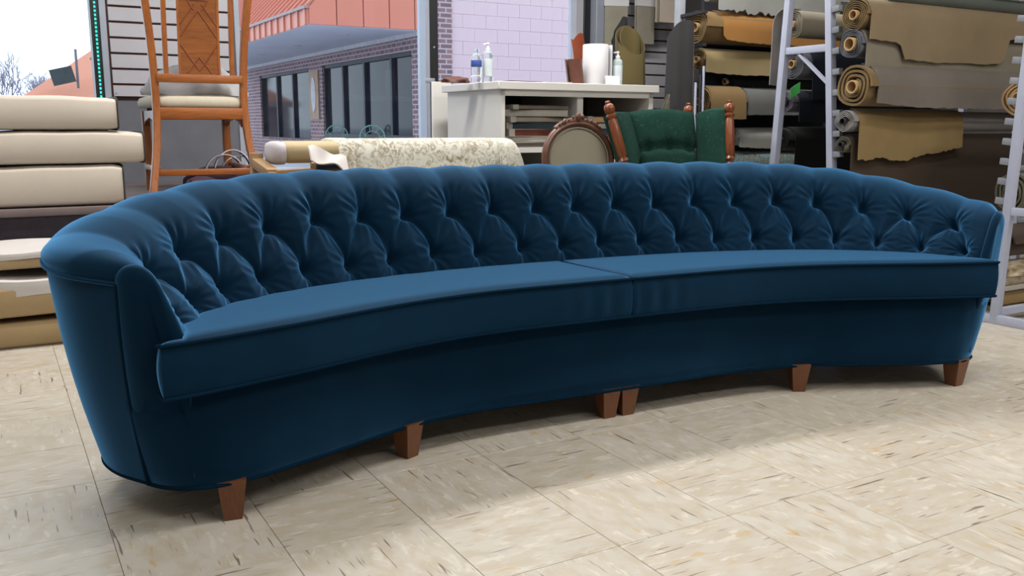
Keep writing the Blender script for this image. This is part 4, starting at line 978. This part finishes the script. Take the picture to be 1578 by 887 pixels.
def rack(e0, e1, nf, nb, lean_f, lean_b, H, label, zpegs, peg_side, cross):
    r = thing('fabric_rack', RW(e0, nf, 0), label, 'rack')
    for e in (0, e1-e0):
        f0, f1 = Vector((e, 0, 0)), Vector((e, lean_f, H)); b0, b1 = Vector((e, nb-nf, 0)), Vector((e, nb-nf+lean_b, H))
        for a, b in ((f0, f1), (b0, b1)):
            MB().bar(a, b, .036, .036, (1, 0, 0), .003).build('leg', 'rack_white', r)
        MB().bar(f0+Vector((0, -.05, .02)), b0+Vector((0, .05, .02)), .034, .04, (0, 0, 1), .003).build('foot_rail', 'rack_white', r)
        for z in cross: MB().bar(f0.lerp(f1, z/H), b0.lerp(b1, z/H), .028, .034, (0, 0, 1), .002).build('cross_bar', 'rack_white', r)
        z = cross[0]; MB().bar(b0.lerp(b1, (z-.02)/H)+Vector((0, -.10, 0)), f0.lerp(f1, (z-.18)/H), .012, .02, (1, 0, 0)).build('brace', 'rack_white', r)
        for side in peg_side:
            for z in zpegs:
                p = (f0.lerp(f1, z/H) if side == 'f' else b0.lerp(b1, z/H)); d = -1 if side == 'f' else 1
                MB().bar(p+Vector((0, d*.018, 0)), p+Vector((0, d*.060, .004)), .028, .028, (0, 0, 1), .002).build('peg', 'peg_grey', r)
    for y, z in ((0, .05), (nb-nf, .05), ((lean_f+nb-nf+lean_b)/2, H)): MB().bar((0, y, z), (e1-e0, y, z), .03, .03, (0, 0, 1)).build('tie_bar', 'rack_white', r)
    return r
R1 = rack(3.50, 4.98, 2.975, 3.44, .22, -.13, 2.4, 'white steel rack of tan and grey fabric rolls behind the blue sofa', [.25+.0955*k for k in range(20)], 'f', (1.225, .45))
for o in [o for o in R1.children if o.name.startswith('cross_bar')][:1]: pass
R2 = rack(3.83, 5.2, 1.90, 2.36, .10, -.06, 2.2, 'white steel rack standing on the floor beside the right arm of the blue sofa', [.20+.085*k for k in range(20)], 'b', (1.5, .5))
def fabric_roll(e0, e1, n, z, r, mat, label, turns=4, core=.022, core_mat='core_card', drape=None, side=-1, group='fabric rolls on the white racks', seed=0, dmat=None, lumpy=.03, wall=.004, shag=0):
    t_ = thing('fabric_roll', RW(e0, n, z-r), label, 'fabric roll', TH, group)
    rn = np.random.RandomState(seed+int(e0*100+z*1000)); ph_ = rn.uniform(0, 6, 3)
    L = e1-e0; A = np.linspace(0, turns*2*PI, int(turns*22)); r0 = core+.004
    G_ = []
    for k, a in enumerate(A):
        rr = r0+(r-r0)*(a/A[-1]); rr *= 1+lumpy*(math.sin(2*a+ph_[0])+.6*math.sin(3.3*a+ph_[1]))*(.3+.7*rr/r)
        a2 = a-A[-1]-(PI if side < 0 else 0)*1.0
        if side > 0: a2 = -a2
        G_.append([(x+(0.006*math.sin(a*3+ph_[2]) if j == 0 else 0), rr*math.cos(a2), r+rr*math.sin(a2)*(1)) for j, x in enumerate((0, .25*L, .6*L, L))])
    rl_ = MB().sheet(G_, min(wall, (r-r0)/turns*.55)).build('roll', mat, t_, smooth=50)
    MB().lathe([(core, -.015), (core, L+.01), (core*.8, L+.01), (core*.8, -.015), (core, -.015)], 18, M=Matrix.Translation((0, 0, r)) @ Matrix.Rotation(PI/2, 4, 'Y'), cap=False).build('core', core_mat, t_)
    if drape:
        es = [d[0] for d in drape]; zb = [d[1] for d in drape]
        NE, ND = 44, 12; G2 = []
        for i in range(NE):
            x = es[0]+(es[-1]-es[0])*i/(NE-1); bot = np.interp(x, es, zb)-z+r+rn.uniform(-.003, .003)+shag*rn.uniform(-1, 1); row = []
            for j in range(ND):
                w = j/(ND-1)
                if w < .35:
                    a = PI/2*(1-w/.35); row.append((x-e0, side*(r+.006)*math.cos(a), r+(r+.006)*math.sin(a)))
                else:
                    q_ = (w-.35)/.65; row.append((x-e0, side*(r+.006)+.006*math.sin(x*8+ph_[0])*q_, r+(bot-r)*q_))
            G2.append(row)
        MB().sheet(G2, .005).build('hanging_end', dmat or mat, t_, smooth=60)
    return t_
def ends(L, z0): return L
# rolls on the sofa side of the first rack
fabric_roll(3.62, 5.02, 2.90, 1.475, .060, 'f_teal', 'grey green woven fabric roll above the tan roll on the white rack', 4)
fabric_roll(3.46, 5.02, 2.925, 1.355, .072, 'f_khaki', 'tan fabric roll with a long notched sheet hanging off it', 5, drape=[(3.475, 1.245), (3.66, 1.238), (3.70, 1.215), (3.715, 1.165), (3.95, 1.158), (4.45, 1.165), (4.475, 1.20), (4.50, 1.285), (4.58, 1.29), (4.95, 1.29)], dmat='f_tan')
fabric_roll(3.46, 5.02, 2.935, 1.228, .066, 'f_slate', 'greige fabric roll with dark core below the tan roll', 4, .03, 'core_card', drape=[(3.475, 1.100), (3.7, 1.09), (4.3, 1.085), (4.95, 1.088)], dmat='f_greige')
fabric_roll(3.46, 5.02, 2.905, 1.037, .098, 'f_khaki', 'thick padded khaki roll wrapped in grey fabric', 3.2, .03, 'core_card', drape=[(3.50, .965), (3.8, .945), (4.4, .945), (4.95, .95)], dmat='f_mouse', wall=.018)
fabric_roll(3.46, 5.02, 2.945, .882, .052, 'f_oyster', 'slim pale roll with a ragged sand coloured end hanging down', 4, .016, 'core_dark', drape=[(3.495, .708), (3.56, .705), (3.60, .712), (3.70, .715), (3.74, .700), (3.80, .700), (3.85, .695), (3.92, .715), (4.1, .738), (4.22, .752), (4.255, .76)], dmat='f_sand', shag=.004)
fabric_roll(3.48, 4.98, 2.965, .775, .040, 'f_olive', 'dark brown roll with a broad brown length hanging behind the sofa', 3, .014, 'core_dark', drape=[(3.49, .40), (4.0, .40), (4.80, .42)], dmat='f_brown')
# rolls on its window side, seen through the frame
fabric_roll(3.78, 5.0, 3.60, 1.390, .075, 'f_greige', 'greige roll with a pale sheet hanging at its end, seen through the rack', 5, .022, drape=[(3.72, 1.08), (3.80, 1.075), (3.84, 1.10)], side=1, dmat='f_oyster', wall=.005)
fabric_roll(3.80, 5.0, 3.60, 1.185, .080, 'f_slate', 'grey rimmed navy roll seen through the white rack', 6, .022, drape=[(3.86, 1.0), (4.9, 1.0)], side=-1, dmat='f_ink')
fabric_roll(3.76, 5.0, 3.60, .985, .055, 'f_plum', 'dull plum roll with green tag seen through the white rack', 4, .02, 'core_dark', drape=[(3.80, .88), (4.9, .88)], side=-1, dmat='f_ink')
fabric_roll(3.74, 5.0, 3.60, .785, .062, 'f_black', 'black fabric roll lowest of those seen through the rack', 4, .02, 'core_dark', drape=[(3.78, .4), (4.9, .4)], side=-1, dmat='f_black')
m, t = newmat('green_tape', .6); t.color(rgb(82, 190, 96))
gt = MB().sheet([[(x, .004*math.sin(x*40), z+x*.5) for z in np.linspace(0, .055, 4)] for x in np.linspace(0, .07, 6)], .001).build('green_tag', 'green_tape', None, RW(3.72, 3.53, 1.00), TH)
tag(gt, 'bright green paper tag stuck on the plum fabric roll', 'tag')
# third group, against the wall beyond the counter
plain('rack_grey', rgb(150, 154, 164), .5)
R3 = thing('wall_rack', RW(4.30, 4.75, 0), 'dark wall rack carrying orange and camel rolls beyond the counter', 'rack')
for x in (-.33, 1.1):
    MB().bar((x, 0, 0), (x, 0, 2.2), .05, .05, (1, 0, 0), .003).build('post', 'rack_grey', R3)
    for z in (.55, .72, .88, 1.12, 1.35, 1.55): MB().bar((x, -.02, z), (x, -.25, z+.01), .03, .02, (0, 0, 1)).build('arm', 'core_dark', R3)
MB().box(-.1, 1.3, .03, .06, 0, 2.2).build('back_board', 'core_dark', R3, smooth=0)
G3 = 'fabric rolls beyond the counter'
fabric_roll(4.07, 5.3, 4.60, 1.70, .07, 'f_white', 'off white roll with a frayed edge above the orange roll', 4, drape=[(4.09, 1.585), (4.3, 1.58), (4.8, 1.585), (5.2, 1.58)], shag=.015, group=G3, dmat='f_white')
fabric_roll(4.00, 5.3, 4.62, 1.475, .105, 'f_camel', 'thick camel roll faced with orange cloth beyond the counter', 5, .03, drape=[(4.13, 1.42), (4.16, 1.395), (4.4, 1.385), (5.2, 1.385)], dmat='f_orange', group=G3, wall=.014)
fabric_roll(4.02, 5.3, 4.62, 1.275, .065, 'f_camel', 'camel roll with a pale wheat lining hanging beyond the counter', 4, drape=[(4.03, 1.195), (4.3, 1.185), (5.2, 1.185)], dmat='f_wheat', group=G3)
fabric_roll(4.30, 5.3, 4.65, 1.146, .034, 'f_black', 'black roll squeezed below the wheat lining beyond the counter', 3, drape=[(4.32, 1.11), (5.2, 1.11)], group=G3)
fabric_roll(4.04, 4.36, 4.61, 1.010, .098, 'f_camel', 'short ribbed camel roll behind the green rocking chair', 5, drape=[(4.05, .90), (4.35, .90)], group=G3)
fabric_roll(4.375, 5.3, 4.62, 1.010, .092, 'f_grey', 'grey roll beside the short camel roll behind the green rocker', 5, drape=[(4.385, .93), (5.2, .93)], group=G3)
fabric_roll(4.34, 5.3, 4.62, .780, .058, 'f_white', 'pale grey roll lying above the patterned roll', 4, drape=[(4.35, .72), (4.7, .70), (5.2, .71)], group=G3)
m, t = newmat('f_damask', .8)
vo = t.add('ShaderNodeTexVoronoi'); vo.inputs['Scale'].default_value = 22; v = t.coord('Object'); t.link(v, vo.inputs['Vector'])
t.color(t.ramp(vo.outputs['Distance'], [(.14, rgb(104, 84, 58)), (.22, rgb(104, 128, 132)), (.38, rgb(104, 128, 132)), (.44, rgb(108, 86, 60)), (.50, rgb(104, 84, 58)), (.56, rgb(104, 128, 132))]))
fabric_roll(4.33, 5.3, 4.62, .620, .062, 'f_damask', 'teal and brown patterned roll low behind the green rocker', 4, drape=[(4.34, .36), (5.2, .36)], group=G3)
# lengths standing on end between the counter and the wall rack
def standing(e, n, h, r0, r1, lean, mat, label, seed=0, flat=.7, tip=.07):
    rn = np.random.RandomState(seed); ph_ = rn.uniform(0, 6, 4); o = thing('standing_roll', RW(e, n, 0), label, 'fabric roll', TH, 'fabric lengths standing on end')
    G_ = []
    for a in np.linspace(0, 3.6*PI, 60):
        row = []
        for w in np.linspace(0, 1, 14):
            k = .55+.45*a/(3.6*PI); r = (r0+(r1-r0)*w)*k*(1+.06*math.sin(3*a+ph_[0]+w*2)+.05*math.sin(2*a+w*4+ph_[1])+(.07*math.sin(7*a+w*3+ph_[3]) if 'char' in mat else 0))
            row.append((r*math.cos(a)+lean*w, r*math.sin(a)*flat+.06*w, h*w*(1+tip*math.sin(a+ph_[2])*w)))
        G_.append(row)
    MB().sheet(G_, .006).build('cloth', mat, o, smooth=60)
    return o
standing(3.84, 5.00, 1.42, .13, .12, -.02, 'f_olivegold', 'olive gold length of cloth standing on end beside the counter', 1)
standing(3.77, 4.50, 1.40, .13, .10, .06, 'f_charcoal', 'charcoal length of cloth leaning beside the wall rack', 2)
standing(3.60, 4.40, .98, .05, .04, .03, 'f_putty', 'slim putty coloured length leaning in front of the charcoal cloth', 3)
standing(4.02, 5.40, 1.52, .07, .07, .0, 'f_charcoal', 'dark grey roll standing furthest behind the olive gold cloth', 5)
for k, (de, mt) in enumerate(((0, 'rack_white'), (.035, 'core_dark'), (.06, 'rack_white'))):
    o = MB().tube([(0, 0, 0), (.03, .05, 1.12+.05*k)], .008, 8).build('pole', mt, None, RW(3.80+de, 4.36, 0), TH); tag(o, ('white', 'black', 'pale grey')[k]+' slim pole leaning in front of the charcoal cloth', 'pole')
# slat strip and hanging sample sets on the wall behind
sw = struct('wall_slats', MB().box(4.37, 5.1, WN-.03, WN-.001, .3, 2.7), 'slat_groove', label='white slat wall with hanging fabric samples beyond the counter', cat='wall')
for k in range(26): MB().box(4.375, 5.095, WN-.045, WN-.025, .35+.0912*k+.006, .35+.0912*(k+1)-.006, .002, 1).build('slat', 'slat_white', sw)
fabric('sw_grey', rgb(150, 146, 132), .12, 160); fabric('sw_cream', rgb(204, 192, 178), .08, 160); fabric('sw_rust', rgb(128, 84, 74), .1, 160)
def hanging_set(e, n, ztop, w, h, hh, mats, label, turn=0, gap=.02):
    o = thing('sample_hanger', RW(e, n, ztop-h-hh), label, 'fabric samples', TH+turn, 'fabric sample sets hanging on the slat wall')
    for k, mt in enumerate(mats):
        MB().box(-w/2+.004*k, w/2-.004*k, -.006-gap*k, -gap*k, 0, h, .002, 1).build('swatch', mt, o)
        MB().box(-w/2, w/2, -.010-gap*k, .004-gap*k, h-.004, h+hh, .002, 1).build('header_card', 'paper_white', o)
    MB().tube([(0, .07, h+hh*.8), (0, -gap*len(mats)-.01, h+hh*.8)], .004, 6).build('hook', 'alu_frame', o)
    return o
hanging_set(4.36, WN-.10, 1.93, .20, .30, .16, ['sw_rust', 'sw_cream', 'sw_grey'], 'fabric sample set with white header card over the counter end', -.35, .022)
hanging_set(4.60, WN-.16, 1.92, .19, .29, .14, ['sw_grey', 'sw_grey'], 'grey woven sample set with white header card over the counter end', .05)
hanging_set(4.76, WN-.25, 2.11, .26, .36, .10, ['sw_cream', 'sw_grey', 'sw_cream'], 'cream sample set in a clear sleeve hanging beside the charcoal cloth', .1)
hanging_set(4.70, WN-.12, 2.10, .14, .28, .10, ['sw_rust', 'sw_rust'], 'rust brown sample set hanging between the grey and cream sets', .1)
# rolls on the second rack, by the right arm of the sofa
G2_ = 'fabric rolls on the rack by the sofa arm'
fabric_roll(4.03, 5.1, 2.47, .985, .085, 'f_fleece', 'shaggy peach fleece roll on the rack by the sofa arm, topmost there', 3, .03, group=G2_, wall=.02, lumpy=.05)
fabric_roll(4.0, 5.1, 2.45, .565, .085, 'f_putty', 'putty grey roll on the rack by the sofa arm', 3, .025, 'core_dark', group=G2_, lumpy=.05, wall=.01)
fabric_roll(3.93, 5.1, 2.45, .345, .080, 'f_cocoa', 'dark cocoa roll on the rack by the sofa arm', 3, .025, 'core_dark', group=G2_, lumpy=.05, wall=.01)
m, t = newmat('f_camo2', .85)
v = t.coord('Object', (2, 7, 7)); t.color(t.ramp(t.noise(v, 4, 4, .6, 1), [(.35, rgb(96, 80, 64)), (.45, rgb(150, 136, 110)), (.6, rgb(196, 184, 160)), (.7, rgb(110, 96, 76))]))
fabric_roll(3.95, 5.1, 2.46, .192, .065, 'f_camo2', 'mottled beige and brown roll near the floor by the sofa arm', 4, .015, 'core_dark', group=G2_, lumpy=.06, wall=.008)
fabric_roll(3.95, 5.1, 2.46, .062, .046, 'f_camel', 'khaki roll lowest on the rack by the sofa arm', 4, .012, 'core_dark', group=G2_, lumpy=.08, wall=.008)
